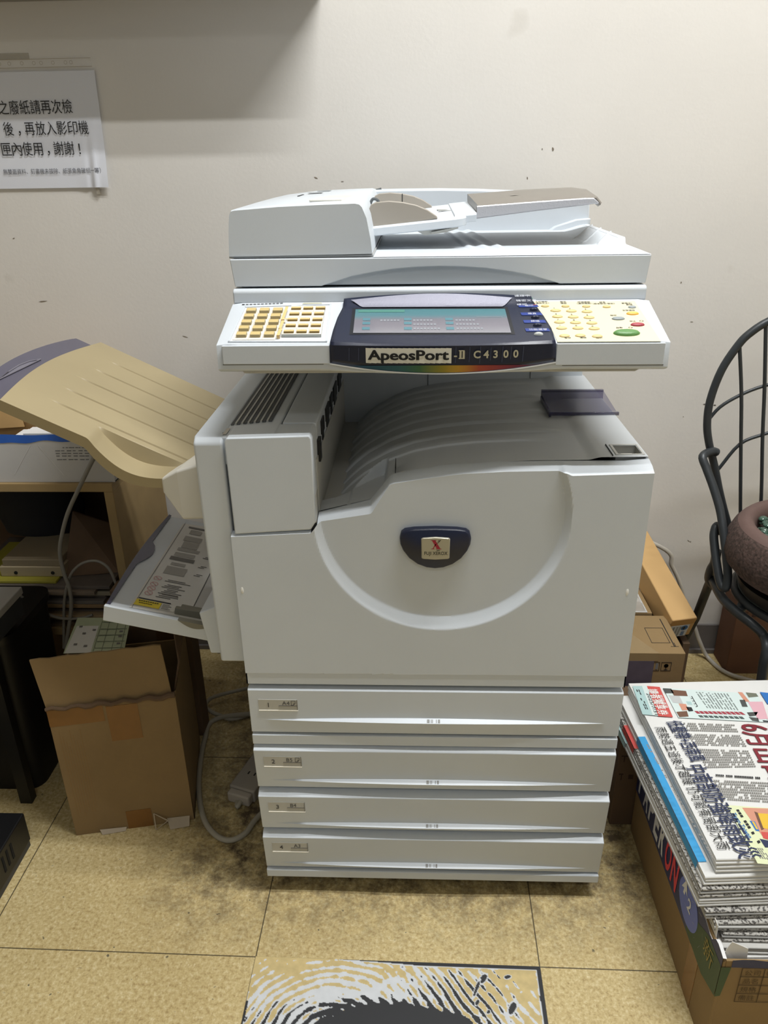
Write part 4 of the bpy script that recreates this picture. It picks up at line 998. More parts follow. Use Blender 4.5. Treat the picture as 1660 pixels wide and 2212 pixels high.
for k, z in enumerate((.668, .6615, .6560, .6505, .6430)):
    w_ = .045 if k == 0 else .082
    x = -.742 + (.016 if k == 0 else 0)
    for j in range(7):
        l_ = w_/7*(.5+.45*((k*5+j*3) % 7)/7); b.box(x+j*w_/7, x+j*w_/7+l_, y0-.0006, y0, z-.0008, z+.0008)
obj('printed_lines', b, GREYINK, wb, smooth=0)
b = B()
def crs(xa, za, xb, zb_, w_=.0012): b.add([(xa, y0-.0007, za), (xb, y0-.0007, zb_), (xb+w_, y0-.0007, zb_), (xa+w_, y0-.0007, za)], [(0, 1, 2, 3)])
crs(-.790, .674, -.835, .612); crs(-.775, .674, -.735, .610); obj('crease', b, mat('crease_white', '#d6d4d2', .7), wb, smooth=0)
b = B(); b.box(-.83, -.638, .4635, .520, .6602, .6858); tag(obj('paper_pad', b, PAPER, smooth=0), 'thick pad of white paper standing against the inside of the blue rim', 'paper')
for k in range(3):
    b = B(); b.box(-.82+.008*k, -.64-.006*k, .466, .500+.004*k, .686+.0030*k, .6888+.0030*k); tag(obj('paper_ream', b, PAPER, smooth=0), ['lowest sheaf of white sheets lying in the blue rimmed box', 'middle sheaf of white sheets in the blue rimmed box', 'top sheaf of white sheets sticking out of the blue rimmed box'][k], 'paper', 'sheaves of white paper')
# pale carton standing inside the white box behind the sheets, one flap up
pc = thing('pale_carton', (-.82, .61, .597), 'pale brown cardboard carton standing inside the blue rimmed white box', 'box')
b = B(); b.box(-.985, -.650, .530, .690, .5975, .722); obj('body', b, CRD3, pc, smooth=0)
b = B(); b.loft([[(-.828, .524, .70), (-.828, .5275, .70), (-.828, .5275, .742), (-.828, .524, .742)], [(-.660, .524, .70), (-.660, .5275, .70), (-.660, .5275, .735), (-.660, .524, .735)]]); obj('flap', b, CRD3, pc, smooth=0)
b = B(); b.loft([[(-.830, .524, .69), (-.830, .5275, .69), (-.830, .5275, .740), (-.830, .524, .740)], [(-.950, .500, .69), (-.950, .5035, .69), (-.950, .5035, .716), (-.950, .500, .716)]]); obj('flap', b, CRD3, pc, smooth=0)
b = B(); b.box(-.7465, -.745, .5232, .5240, .695, .738); obj('fold_line', b, mat('fold_brown', '#a8835a', .8), pc, smooth=0)
# things in the shelf
cols = ['#8f7a63', '#9c8466', '#7c6f66', '#a8906f', '#6f655e', '#8a8078', '#957a58', '#77706a', '#8d7f70', '#a39880', '#857768', '#6a625c']
wordp = ['lowest', 'second lowest', 'third from the bottom', 'fourth from the bottom', 'fifth from the bottom', 'sixth from the bottom', 'sixth from the top', 'fifth from the top', 'fourth from the top', 'third from the top', 'second from the top', 'topmost']
z = .2505
for k in range(12):
    h = .0065+.004*((k*7) % 4)/3; x1 = -.690+.030*math.sin(k*2.3); y0 = .462+.012*math.sin(k*1.7); b = B()
    b.box(-1.02, x1, y0, .70, z, z+h*.92); o = obj('document_folder', b, mat('folder_%s' % cols[k][1:], cols[k], .6, var=.15, vscale=30), bev=.001, smooth=0)
    tag(o, 'worn paper folder in the dark shelf stack, %s' % wordp[k], 'folder', 'folders stacked in the shelf'); z += h
FZ = z
b = B(); b.box(-1.0, -.805, .47, .66, FZ, FZ+.006); tag(obj('yellow_folder', b, mat('yellow_card', '#a19a3a', .6), bev=.001, smooth=0), 'yellow folder lying on the folder stack in the shelf', 'folder')
fb = thing('file_box', (-.86, .55, FZ+.006), 'small beige file box with two dark holes, on the yellow folder', 'box')
b = B(); b.box(-.935, -.795, .49, .63, FZ+.006, FZ+.030); obj('body', b, mat('beige_card', '#a89a7e', .6), fb, bev=.002)
b = B(); b.box(-.928, -.800, .494, .626, FZ+.030, FZ+.046); obj('lid', b, mat('beige_card_dark', '#8d8068', .6), fb, bev=.002)
b = B()
for x in (-.900, -.818): b.tube([(x, .4885, FZ+.016), (x, .491, FZ+.016)], .004, 10)
obj('hole', b, DKG, fb)
b = B(); b.loft([[(-.80, .50, FZ+.001), (-.80, .504, FZ+.001), (-.80, .60, FZ+.115), (-.80, .596, FZ+.115)], [(-.685, .52, FZ+.001), (-.685, .524, FZ+.001), (-.685, .62, FZ+.06), (-.685, .616, FZ+.06)]]); tag(obj('cardboard_sheet', b, CRD2, smooth=0), 'brown cardboard sheet leaning slanted inside the shelf', 'cardboard')
bg = B(); bg.lathe([(.001, .0), (.10, .0), (.115, .05), (.10, .11), (.06, .15), (.001, .155)], (0, 0, 0), 20); bg.v = [(p[0]*.9-.905, p[1]*.55+.66, p[2]*1.0+FZ+.0465) for p in bg.v]
tag(obj('black_bag', bg, mat('black_cloth', '#101116', .8, bump=.3, bscale=60), smooth=60), 'round black bag pushed into the dark shelf compartment', 'bag')

# side table with grey top, over the black bin
tb = thing('side_table', (-.95, .14, 0), 'small black table with a grey top at the left edge of the photo', 'table')
b = B(); b.box(-1.20, -.772, -.02, .285, .437, .452); obj('top', b, mat('table_grey', '#908d88', .5, var=.06), tb, bev=.002, smooth=0)
b = B(); b.box(-1.195, -.776, -.015, .280, .395, .4365); obj('apron', b, mat('apron_dark', '#2a2c30', .5), tb, bev=.002, smooth=0)
for x, y in ((-1.185, -.005), (-1.185, .205), (-.815, .205)):
    b = B(); b.box(x-.012, x+.012, y-.012, y+.008, 0, .396); obj('leg', b, BLK, tb, smooth=0)
b = B()
def rr_(x0, x1, y0, y1, r, z): return [(cx+r*math.cos(a), cy+r*math.sin(a), z) for cx, cy, a0 in ((x1-r, y1-r, 0), (x0+r, y1-r, 90), (x0+r, y0+r, 180), (x1-r, y0+r, 270)) for a in [math.radians(a0+q*18) for q in range(6)]]
bn = thing('waste_bin', (-.93, .32, 0), 'tall black plastic bin under the grey table top', 'bin')
b.loft([rr_(-1.06, -.800, .232, .405, .03, 0), rr_(-1.075, -.790, .222, .415, .03, .37)]); obj('body', b, mat('bin_black', '#08080a', .55), bn, smooth=40)
b = B(); b.loft([rr_(-1.080, -.785, .217, .420, .032, .36), rr_(-1.080, -.785, .217, .420, .032, .376)]); obj('rim', b, BLK, bn, smooth=40)
# low black power unit in front
pu = thing('power_unit', (-.90, -.1, 0), 'low black box with three vent slots on the floor at the left edge', 'electric device')
b = B(); b.box(-1.05, -.757, -.24, .094, .012, .078); obj('body', b, BLK, pu, bev=.003)
b = B(); b.box(-1.045, -.7585, -.235, .090, 0, .0125); obj('base', b, mat('base_blue', '#30333a', .5), pu)
b = B()
for y in (.001, .016, .031): b.box(-.7575, -.7562, y, y+.0055, .030, .064)
obj('vent_slot', b, mat('slot_black', '#020202', .9), pu, smooth=0)

# big brown carton with an upright flap
ang = math.atan2(.045, .218)
CM = Matrix.Translation((-.680, .114, 0)) @ Matrix.Rotation(ang, 4, 'Z')
ct = thing('cardboard_carton', (-.58, .25, 0), 'battered open brown cardboard carton with an upright flap and tape, left of the copier', 'box')
CW, CDp, CH = .2226, .235, .300
b = B(); T = .004
b.box(0, CW, 0, T, 0, CH, None, CM); b.box(0, T, T, CDp, 0, CH, None, CM); b.box(CW-T, CW, T, CDp, 0, CH-.004, None, CM); b.box(T, CW-T, CDp-T, CDp, 0, CH-.03, None, CM); b.box(T, CW-T, T, CDp-T, 0, .006, None, CM)
obj('walls', b, CRD, ct, bev=.0008, smooth=0)
b = B(); q = lambda x, y, z: CM @ Vector((x, y, z))
n = 14
top = [q(-.012+(CW+.002)*i/n+(0 if i < n else -.004), .002+.010, CH+.098+.004*(i/n)+.0012*math.sin(i*2.1)) for i in range(n+1)]
bot = [q(.0+(CW-.006)*i/n, .002, CH+.001) for i in range(n+1)]
b.loft([bot, top, [p+Vector((-.0008, .0038, 0)) for p in top], [p+Vector((-.0008, .0038, 0)) for p in bot]], caps=False, closed=False); obj('flap', b, CRD, ct, smooth=0, weld=False)
b = B(); b.loft([[q(CW-.002, .02, CH-.004), q(CW-.002, CDp, CH-.004)], [q(CW+.012, .03, CH+.05), q(CW+.018, CDp-.01, CH+.075)], [q(CW+.008, .05, CH+.095), q(CW+.012, CDp-.02, CH+.112)]], caps=False, closed=False); obj('flap', b, CRD2, ct, solid=.003, smooth=30, weld=False)
for (x0, x1, z0, z1, y) in ((.100, .155, .215, .293, -.0006), (.0, .095, .262, .298, -.0005), (.098, .145, .0, .044, -.0006)):
    b = B(); b.box(x0, x1, y, .0, z0, z1, None, CM); obj('packing_tape', b, TAPE, ct, smooth=0)
b = B(); TP = mat('torn_liner', '#b7a892', .8)
b.loft([[q(.148, -.001, .030), q(.172, -.006, .012), q(.150, -.014, .001)], [q(.150, -.0014, .031), q(.176, -.0065, .013), q(.152, -.015, .002)]], caps=False); obj('torn_edge', b, TP, ct, smooth=0, weld=False); b = B(); b.add([q(.172, -.001, .014), q(.215, -.001, .013), q(.214, -.016, .001), q(.178, -.018, .001)], [(0, 1, 2, 3)]); obj('torn_edge', b, TP, ct, smooth=0, weld=False); b = B(); b.add([q(.045, -.001, .008), q(.095, -.001, .006), q(.093, -.006, .001), q(.050, -.008, .001)], [(0, 1, 2, 3)])
obj('torn_edge', b, TP, ct, smooth=0, weld=False)
b = B(); rd = random.Random(5)
pts = [q(.0+(CW)*i/20, -.0025, CH+.002+.003*math.sin(i*1.7)) for i in range(21)]; b.tube(pts, [.0035, .005, .0042, .0055], 8); obj('crushed_fold', b, CRD2, ct, smooth=40)
b = B()
for k in range(9): x = .012+.0045*k; b.box(x, x+.0012, -.0003, .0, .045+.01*(k % 3), .25-.012*(k % 4), None, CM)
obj('flute_line', b, mat('flute_shade', '#8d7149', .85), ct, smooth=0)
# printed sheet of form paper in the carton
PS = mat('form_green', '#a5ad8f', .7, var=.05); fs = thing('printed_form', (-.60, .30, .30), 'greenish printed form sheet sticking out of the brown carton', 'paper')
pa, pb_, pc_, pd = [Vector(v) for v in ((-0.6571, 0.1700, 0.3807), (-0.5463, 0.1700, 0.3858), (-0.5929, 0.3300, 0.3553), (-0.7006, 0.3300, 0.3544))]
fpt = lambda u, v, h=0.: (pa.lerp(pb_, u)).lerp(pd.lerp(pc_, u), v)+Vector((0, -.3, 1)).normalized()*h
pa2, pb2 = pa, pb_
b = B(); b.add([pa2, pb2, pc_, pd], [(0, 1, 2, 3)]); obj('sheet', b, PS, fs, solid=.0006, smooth=0)
b = B(); FL = mat('form_line', '#6d7460', .7); FW = mat('form_white', '#c5c3bd', .7)
b.add([fpt(u, v, .0008) for u, v in ((.02, 0), (.45, 0), (.45, .75), (.05, .75))], [(0, 1, 2, 3)], FW)
for u in (.48, .62, .78, .93): b.add([fpt(u, 0, .001), fpt(u+.012, 0, .001), fpt(u+.012, .9, .001), fpt(u, .9, .001)], [(0, 1, 2, 3)], FL)
for v in (.1, .28, .46, .64, .85): b.add([fpt(.5, v, .001), fpt(.97, v, .001), fpt(.97, v+.02, .001), fpt(.5, v+.02, .001)], [(0, 1, 2, 3)], FL)
for u, v in ((.12, .2), (.3, .15), (.2, .5), (.36, .6), (.85, .2), (.85, .4), (.85, .55), (.1, .7), (.55, .9)): b.add([fpt(u, v, .0014), fpt(u+.06, v, .0014), fpt(u+.06, v+.05, .0014), fpt(u, v+.05, .0014)], [(0, 1, 2, 3)], DKP)
obj('form_print', b, None, fs, smooth=0, weld=False)
# second carton behind it
bc = thing('closed_carton', (-.53, .47, 0), 'dark brown carton behind the battered open carton, below the bypass tray', 'box')
b = B(); b.box(-.66, -.502, .402, .447, 0, .375); obj('body', b, CRD2, bc, bev=.002, smooth=0)
b = B(); b.box(-.575, -.53, .4012, .402, .15, .375); obj('packing_tape', b, mat('tape_dark', '#5f4428', .3), bc, smooth=0)

# power strip and leads
stp = thing('power_strip', (-.37, .29, 0), 'dusty white power strip on the floor, left of the drawers', 'power strip')
A0, A1 = Vector((-.405, .222, 0)), Vector((-.345, .40, 0)); d_ = (A1-A0).normalized(); nn = Vector((d_.y, -d_.x, 0))
SPM = Matrix((nn, d_, (0, 0, 1))).transposed().to_4x4(); SPM.translation = A0
DUST = mat('dusty_plastic', '#a59d91', .6, var=.1)
b = B(); b.box(0, .058, 0, .31, .0, .030, None, SPM); obj('body', b, DUST, stp, bev=.004)
b = B(); b.box(.004, .054, -.016, .001, .002, .026, None, SPM); obj('end_cap', b, mat('dusty_light', '#b3aa9d', .6), stp, bev=.004)
b = B()
for k in range(4):
    for x in (.02, .034): b.box(x, x+.003, .04+.06*k, .048+.06*k, .0295, .0306, None, SPM)
obj('socket', b, DKG, stp, smooth=0)
CBL = mat('cable_grey', '#a8a292', .5)
def cable(name, pts, r, m, label, sm_=8):
    b = B(); b.tube(pts, r, 10, smooth=sm_); return tag(obj(name, b, m, smooth=60), label, 'cable')
cable('power_cable', [(-.30, .50, .10), (-.335, .44, .050), (-0.4853, 0.4548, 0.0060), (-0.4966, 0.3791, 0.0060), (-0.4764, 0.2526, 0.0060), (-0.4466, 0.1657, 0.0060), (-0.4136, 0.1203, 0.0060), (-0.3806, 0.1044, 0.0060), (-0.3531, 0.1217, 0.0060), (-0.3345, 0.1659, 0.0060), (-.27, .26, .006)], .0055, CBL, 'thick grey power cable looping on the floor beside the drawers')
cable('power_cable', [(-.29, .56, .006), (-0.4322, 0.4591, 0.0060), (-0.4818, 0.4639, 0.0080), (-0.5149, 0.4784, 0.0160), (-0.5191, 0.5039, 0.0160), (-0.4893, 0.5255, 0.0200), (-.33, .58, .03), (-.28, .62, .04)], .0045, CBL, 'thinner grey cable bent into a hairpin behind the thick looping cable')
cable('power_cable', [tuple(SPM @ Vector((.034, -.010, .012))), tuple(SPM @ Vector((.034, -.028, .010))), (-0.3853, 0.2337, 0.0060), (-0.3678, 0.2418, 0.0060), (-.31, .25, .006), (-.27, .27, .006)], .005, CBL, 'short grey lead coming out of the power strip')
cable('network_cable', [(-0.6265, 0.4250, 0.6908), (-0.6517, 0.4300, 0.6606), (-0.6937, 0.4300, 0.5954), (-0.7289, 0.4300, 0.5369), (-0.7531, 0.4300, 0.4796), (-0.7621, 0.4300, 0.4423), (-0.7616, 0.4300, 0.3987), (-0.7569, 0.4300, 0.3654), (-0.7613, 0.4300, 0.3201), (-0.7782, 0.4300, 0.2618), (-0.7944, 0.4300, 0.2139)], .0042, mat('cable_dull', '#87837a', .5), 'grey cable hanging down in front of the shelf')
cable('network_cable', [(-0.6605, 0.4400, 0.3715), (-0.6696, 0.4400, 0.4069), (-0.6912, 0.4400, 0.4243), (-0.7215, 0.4400, 0.4198), (-0.7480, 0.4400, 0.3988), (-0.7645, 0.4400, 0.3686), (-0.7796, 0.4400, 0.3254), (-0.7917, 0.4400, 0.2670), (-0.8030, 0.4400, 0.2070)], .003, mat('cable_dull', '#87837a', .5), 'thinner cable arching across the folder stack')
cable('network_cable', [(-0.8351, 0.3600, 0.3998), (-0.8241, 0.3800, 0.3610), (-0.8021, 0.4000, 0.3211), (-0.7807, 0.4200, 0.2962), (-0.7506, 0.4400, 0.2850), (-0.7277, 0.4480, 0.2884)], .003, mat('cable_dull', '#87837a', .5), 'cable sagging from the grey table towards the shelf')
# ------------------------------------------------------------------ right side: cartons by the wall
ca = thing('printed_carton', (.40, .42, 0), 'brown carton with printed fragile symbol, between the copier and the newspapers', 'box')
b = B(); b.box(.302, .512, .348, .490, 0, .27); obj('body', b, CRD, ca, bev=.0015, smooth=0)
b = B(); yF = .3474
def fr(x0, x1, z0, z1, w_=.0009):
    for q_ in ((x0, x1, z0, z0+w_), (x0, x1, z1-w_, z1), (x0, x0+w_, z0, z1), (x1-w_, x1, z0, z1)): b.box(q_[0], q_[1], yF, yF+.0004, q_[2], q_[3], INK)
fr(.467, .487, .228, .249); b.lathe([(.0001, 0), (.0045, 0), (.0001, .0003)], (0, 0, 0), 12, INK)
k = len(b.v)-36
b.v[k:] = [(p[0]+.477, yF, p[1]*1.0+.2405) for p in b.v[k:]]
b.box(.4765, .4775, yF, yF+.0004, .2315, .239, INK); b.box(.4735, .4805, yF, yF+.0004, .2305, .2317, INK)
fr(.446, .464, .228, .249); b.box(.449, .452, yF, yF+.0004, .233, .244, INK); b.box(.456, .461, yF, yF+.0004, .232, .246, GREYINK)
obj('printed_symbol', b, None, ca, smooth=0, weld=False)
b = B(); zT = .2706
for (xa, ya, xb, yb, w_) in ((.455, .440, .492, .440, .001), (.455, .385, .492, .385, .001), (.455, .385, .455, .440, .001), (.4915, .385, .4915, .440, .001), (.497, .372, .497, .475, .0018), (.4995, .372, .4995, .385, .001), (.505, .372, .490, .372, .001)):
    b.box(min(xa, xb)-w_/2, max(xa, xb)+w_/2, min(ya, yb)-w_/2, max(ya, yb)+w_/2, zT-.0003, zT, INK)
obj('printed_line', b, None, ca, smooth=0)
b = B(); b.prism([(.40, .3475), (.460, .3475), (.452, .36), (.42, .42), (.41, .49), (.39, .49)], 'Z', .2701, .2705); b.box(.40, .46, .3470, .3476, .252, .2702); obj('clear_tape', b, mat('shiny_tape', '#8f7a58', .15), ca, smooth=0)
b = B(); b.box(.302, .452, .3468, .3476, .0, .252); obj('purple_label', b, mat('purple_grey', '#5b5360', .4, var=.2, vscale=40), ca, smooth=0)
cb = B(); cb.box(.302, .488, .500, .735, 0, .27); tag(obj('plain_carton', cb, CRD, bev=.0015, smooth=0), 'plain brown carton close to the wall, under the clear plastic tray', 'box')
# clear blister tray lying on it
CLEAR = mat('clear_plastic', '#e9edee', .08, alpha=.38, spec=.8)
bl = thing('plastic_tray', (.45, .6, .27), 'crinkled clear plastic packaging tray lying beside the long pale box', 'packaging')
b = B()
def blf(u, v):
    x, y = .392+.084*u, .500+.22*v
    e = min(u, 1-u, v*2, (1-v)*2); z = .2725+.020*sm(.03, .12, e)
    if .25 < u < .75 and v > .12: z -= .012*sm(.25, .32, u)*sm(.75, .68, u)
    z += .003*math.sin(u*26)*math.sin(v*19)*sm(.05, .2, e)
    return (x, y, z)
b.grid(blf, 40, 60); obj('shell', b, CLEAR, bl, smooth=40, weld=False)
b = B(); P_ = [blf(u, v) for u, v in ((0, 0), (1, 0), (1, 1), (0, 1))]; b.tube(P_, .0012, 8, closed=True); obj('rim', b, mat('clear_rim', '#f4f6f6', .1, alpha=.6), bl, smooth=60)
# long pale box, near end low, leaning back on the wall
lb = thing('long_box', (.55, .6, .2), 'long narrow pale brown box leaning back towards the wall, white label on its end', 'box')
o_ = Vector((.516, .452, .281)); ux = Vector((.056, .013, 0)); uy = Vector((-.050, .255, .088)).normalized()*.268; uz = ux.cross(uy).normalized()*.058
LBM = Matrix((ux, uy, uz)).transposed().to_4x4(); LBM.translation = o_-uz
b = B(); b.box(0, 1, 0, 1, 0, 1, None, LBM); obj('body', b, CRD3, lb, bev=.003, smooth=0)
b = B(); b.box(.05, .80, -.003, .0, .02, .66, None, LBM); lab = obj('end_label', b, mat('label_cool', '#d3d8dd', .5), lb, smooth=0)
b = B(); LBU = mat('logo_blue', '#2667a8', .4)
c0 = Vector((.62, -.004, .50))
for r0, r1, m in ((0, .14, LBU), ):
    for k in range(20):
        a0, a1 = 2*math.pi*k/20, 2*math.pi*(k+1)/20
        b.add([LBM @ (c0+Vector((r_*math.cos(a), 0, r_*math.sin(a)))) for a, r_ in ((a0, r1), (a1, r1), (a1, r0), (a0, r0))], [(0, 1, 2, 3)], m)
b.add([LBM @ (c0+Vector((x, -.001, z))) for x, z in ((-.10, .0), (-.02, .09), (.05, .02), (.0, -.10))], [(0, 1, 2, 3)], INK)
for k in range(5): b.add([LBM @ Vector((x, -.004, z)) for x, z in ((.56, .06+.05*k), (.70, .06+.05*k), (.70, .095+.05*k), (.56, .095+.05*k))], [(0, 1, 2, 3)], LBU)
for x in (.14, .28, .40):
    for k in range(8): b.add([LBM @ Vector((xx, -.004, z)) for xx, z in ((x, .06+.07*k), (x+.08, .06+.07*k), (x+.08, .10+.07*k), (x, .10+.07*k))], [(0, 1, 2, 3)], INK if x < .2 else DKP)
obj('label_print', b, None, lab, smooth=0, weld=False)
b = B(); b.add([LBM @ Vector(p) for p in ((.0, -.004, .68), (.95, -.004, .72), (.98, -.004, .99), (.03, -.004, .98))], [(0, 1, 2, 3)]); obj('tape_flap', b, mat('tape_pale', '#b98d55', .25), lb, smooth=0)
b = B()
for x, w_ in ((.30, .10), (.55, .03)): b.box(x, x+w_, .30+.1*x, .31+.1*x, 1.0, 1.003, None, LBM)
# boards under it
for k, (x0, x1, m, lbl) in enumerate(((.522, .530, mat('board_white', '#b9bab9', .6), 'white edged flat board standing upright under the long pale box'), (.536, .546, mat('board_grey', '#8d8983', .6), 'grey flat board standing second under the long pale box'), (.553, .568, CRD2, 'brown flat board standing outermost under the long pale box'))):
    b = B(); b.box(x0, x1, .47, .70, 0, .212); tag(obj('flat_board', b, m, bev=.001, smooth=0), lbl, 'board', 'flat boards by the wall')
ub = thing('brown_carton', (.81, .70, 0), 'dark brown carton on the floor under the metal chair', 'box')
b = B(); b.box(.744, .880, .656, .740, 0, .205); obj('body', b, mat('umber_card', '#6b4a36', .85, var=.15), ub, bev=.002, smooth=0)
b = B()
for k in range(4): b.box(.76+.02*k, .77+.02*k, .6554, .656, .165, .180)
obj('print', b, mat('print_brown', '#3f2a20', .8), ub, smooth=0)
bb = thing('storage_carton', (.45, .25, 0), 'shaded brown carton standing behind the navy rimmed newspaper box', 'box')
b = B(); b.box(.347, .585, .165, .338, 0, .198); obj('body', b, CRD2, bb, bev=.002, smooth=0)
b = B()
for x, z, w_, h_ in ((.352, .168, .012, .002), (.357, .155, .002, .013), (.372, .160, .010, .012), (.352, .125, .008, .002), (.356, .112, .002, .012), (.37, .115, .009, .010)): b.box(x, x+w_, .1643, .165, z, z+h_)
obj('print', b, mat('print_brown', '#3f2a20', .8), bb, smooth=0)
cable('white_cable', [(.30, .742, .42), (0.5638, 0.7350, 0.3142), (0.6009, 0.7350, 0.2610), (0.6284, 0.7350, 0.2091), (0.6469, 0.7350, 0.1588), (0.6768, 0.7280, 0.0954), (0.6954, 0.7220, 0.0510), (0.7199, 0.7131, 0.0080), (0.7431, 0.6485, 0.0080), (0.8067, 0.6103, 0.0080), (.88, .585, .008)], .0052, mat('cable_white', '#bdb8ae', .45), 'white cable running down the wall and across the floor under the chair')

# ------------------------------------------------------------------ wrought iron chair with the stone bowl
IRON = mat('chair_iron', '#33373a', .42, .2, var=.15, vscale=30, bump=.1, bscale=300)
ch = thing('metal_chair', (.75, .42, 0), 'dark grey wrought iron garden chair with a round arched back', 'chair')
XC = .760; YB = .55
half = [(.672, .385), (.6564, .415), (.6308, .474), (.6080, .532), (.5884, .5894), (.5693, .6398), (.5585, .682), (.5567, .732), (.5690, .7925), (.5930, .842), (.6120, .865), (.6413, .8860), (.690, .905), (XC, .914)]
arch = [(x, YB, z) for x, z in half]+[(2*XC-x, YB, z) for x, z in half[-2::-1]]
b = B(); b.tube(arch, .0078, 14, smooth=5); obj('back_arch', b, IRON, ch, smooth=60)
for pts in ([(.5948, .842), (.6149, .746), (.6322, .640), (.6524, .517), (.672, .400)], [(.6374, .881), (.6581, .755), (.672, .659), (.6934, .527), (.710, .400)], [(.700, .907), (.712, .76), (.720, .659), (.730, .527), (.740, .400)]):
    for sg in (0, 1):
        b = B(); b.tube([((2*XC-x) if sg else x, YB-.001, z) for x, z in pts], .0036, 10, smooth=4); obj('back_rod', b, IRON, ch, smooth=60)
for hz in ([(.5600, .690), (.5790, .7177), (.6142, .7420), (.6559, .7600), (.71, .773), (XC, .777)], [(.5884, .570), (.5997, .5894), (.6313, .6397), (.6739, .6600), (.72, .674), (XC, .679)]):
    b = B(); b.tube([(x, YB+.002, z) for x, z in hz]+[(2*XC-x, YB+.002, z) for x, z in hz[-2::-1]], .0034, 10, smooth=4); obj('back_hoop', b, IRON, ch, smooth=60)
mir = lambda P: [(2*XC-p[0], p[1], p[2]) for p in P]
arm = [(0.5860, 0.5480, 0.6235), (0.5731, 0.5420, 0.6277), (0.5505, 0.5250, 0.6230), (0.5559, 0.5100, 0.6028), (0.5665, 0.4900, 0.5729), (0.5777, 0.4650, 0.5334), (0.5824, 0.4400, 0.4943), (0.5873, 0.4200, 0.4531), (0.5910, 0.4050, 0.4145), (0.5885, 0.4000, 0.3910), (0.5826, 0.4100, 0.3937), (0.5778, 0.4300, 0.4217), (0.5752, 0.4500, 0.4532), (0.5748, 0.4650, 0.4770), (0.5815, 0.4750, 0.4920), (0.5924, 0.4800, 0.4750)]
scr = [(0.5884, 0.4700, 0.4378), (0.5910, 0.4750, 0.4083), (0.5876, 0.4800, 0.3871), (0.5903, 0.4850, 0.3622), (0.6003, 0.4750, 0.3502)]
for P in (arm, mir(arm)):
    b = B(); b.tube(P, .0085, 12, smooth=5); obj('armrest', b, IRON, ch, smooth=60)
for P in (scr, mir(scr)):
    b = B(); b.tube(P, .0095, 12, smooth=5); obj('arm_scroll', b, IRON, ch, smooth=60)
circ = lambda r, z, cy=.40, n=40: [(XC+r*math.cos(2*math.pi*k/n), cy+r*1.02*math.sin(2*math.pi*k/n), z) for k in range(n)]
b = B(); b.tube(circ(.142, .372), .0085, 12, closed=True); obj('seat_ring', b, IRON, ch, smooth=60)
low = [(0.5949, 0.4801, 0.3650), (0.5907, 0.4131, 0.3620), (0.6022, 0.3632, 0.3580), (0.6201, 0.3310, 0.3520), (0.6395, 0.3171, 0.3350), (0.6367, 0.2900, 0.3238), (0.6357, 0.2850, 0.2851), (0.6358, 0.2800, 0.2403)]
fl = low+[(low[-1][0]-.008, .262, .10), (low[-1][0]-.012, .255, 0.0)]
for P in (fl, mir(fl)):
    b = B(); b.tube(P, .0095, 12, smooth=5); l_ = obj('leg', b, IRON, ch, smooth=60)
    b = B(); e_ = Vector(P[-1]); g_ = Vector(P[-3]); b.tube([e_, e_+(g_-e_)*.55], .0125, 14); obj('foot_cap', b, BLK, l_, smooth=60)
bk = [(0.5969, 0.4900, 0.3617), (0.5966, 0.5000, 0.3358), (0.6085, 0.5600, 0.2245), (.604, .62, .09), (.610, .645, 0)]
for P in (bk, mir(bk)):
    b = B(); b.tube(P, .0095, 12); obj('leg', b, IRON, ch, smooth=60)
b = B(); b.tube([(0.6307, 0.4183, 0.3700), (0.6229, 0.3904, 0.3650), (0.6104, 0.3669, 0.3600)], .008, 10); b.lathe([(.001, -.006), (.009, -.004), (.011, 0), (.009, .004), (.001, .006)], (0.6123, 0.3706, 0.3620), 12); obj('ring_stay', b, IRON, ch, smooth=60)
b = B(); b.lathe([(.001, .3755), (.136, .3755), (.138, .378), (.136, .381), (.001, .381)], (XC, .40, 0), 40); obj('seat', b, mat('seat_green', '#46504b', .6, var=.2, vscale=20), ch, smooth=40)

STONE = mat('basalt', '#55423c', .85, var=.0, col2='#2c211a', vscale=170, bump=1., bscale=190)
sb_ = thing('stone_bowl', (.748, .385, .3815), 'round brown stone bowl of green glass pebbles on the metal chair', 'bowl')
PC_ = (.748, .385, 0)
b = B(); b.lathe([(.001, .382), (.118, .382), (.130, .388), (.138, .408), (.138, .414), (.001, .414)], PC_, 48); obj('saucer', b, BLK, sb_, smooth=40)
body = B(); body.lathe([(.001, .4145), (.092, .4145), (.122, .419), (.150, .432), (.166, .449), (.172, .470), (.169, .493), (.160, .514), (.1520, .5245), (.148, .524), (.140, .50), (.001, .485)], PC_, 64); obj('body', body, STONE, sb_, smooth=60)
rim = B(); rim.lathe([(.001, .488), (.14, .488), (.1530, .5235), (.147, .5295), (.140, .5325), (.134, .5330), (.128, .5305), (.1225, .523), (.119, .510), (.117, .495), (.001, .494)], PC_, 64); obj('rim', rim, mat('smooth_basalt', '#66504a', .6, var=.15, vscale=30, bump=.15, bscale=300), sb_, smooth=60)
b = B(); rp = random.Random(11)
bm = bmesh.new(); bmesh.ops.create_icosphere(bm, subdivisions=2, radius=1); iv = [v.co.copy() for v in bm.verts]; iff = [tuple(v.index for v in f.verts) for f in bm.faces]; bm.free()
for k in range(430):
    r_, a = .112*math.sqrt(rp.random()), rp.random()*6.283
    c = Vector((PC_[0]+r_*math.cos(a), PC_[1]+r_*math.sin(a), .510+.010*rp.random()+.008*(1-r_/.112)))
    M = Matrix.Rotation(rp.random()*6.28, 3, 'Z') @ Matrix.Rotation((rp.random()-.5)*1.2, 3, 'X'); s_ = .0062+.003*rp.random()
    sx_, sy_, sz_ = s_*1.25, s_*.95, s_*.6
    b.add([c+M @ Vector((v.x*sx_, v.y*sy_, v.z*sz_)) for v in iv], iff)
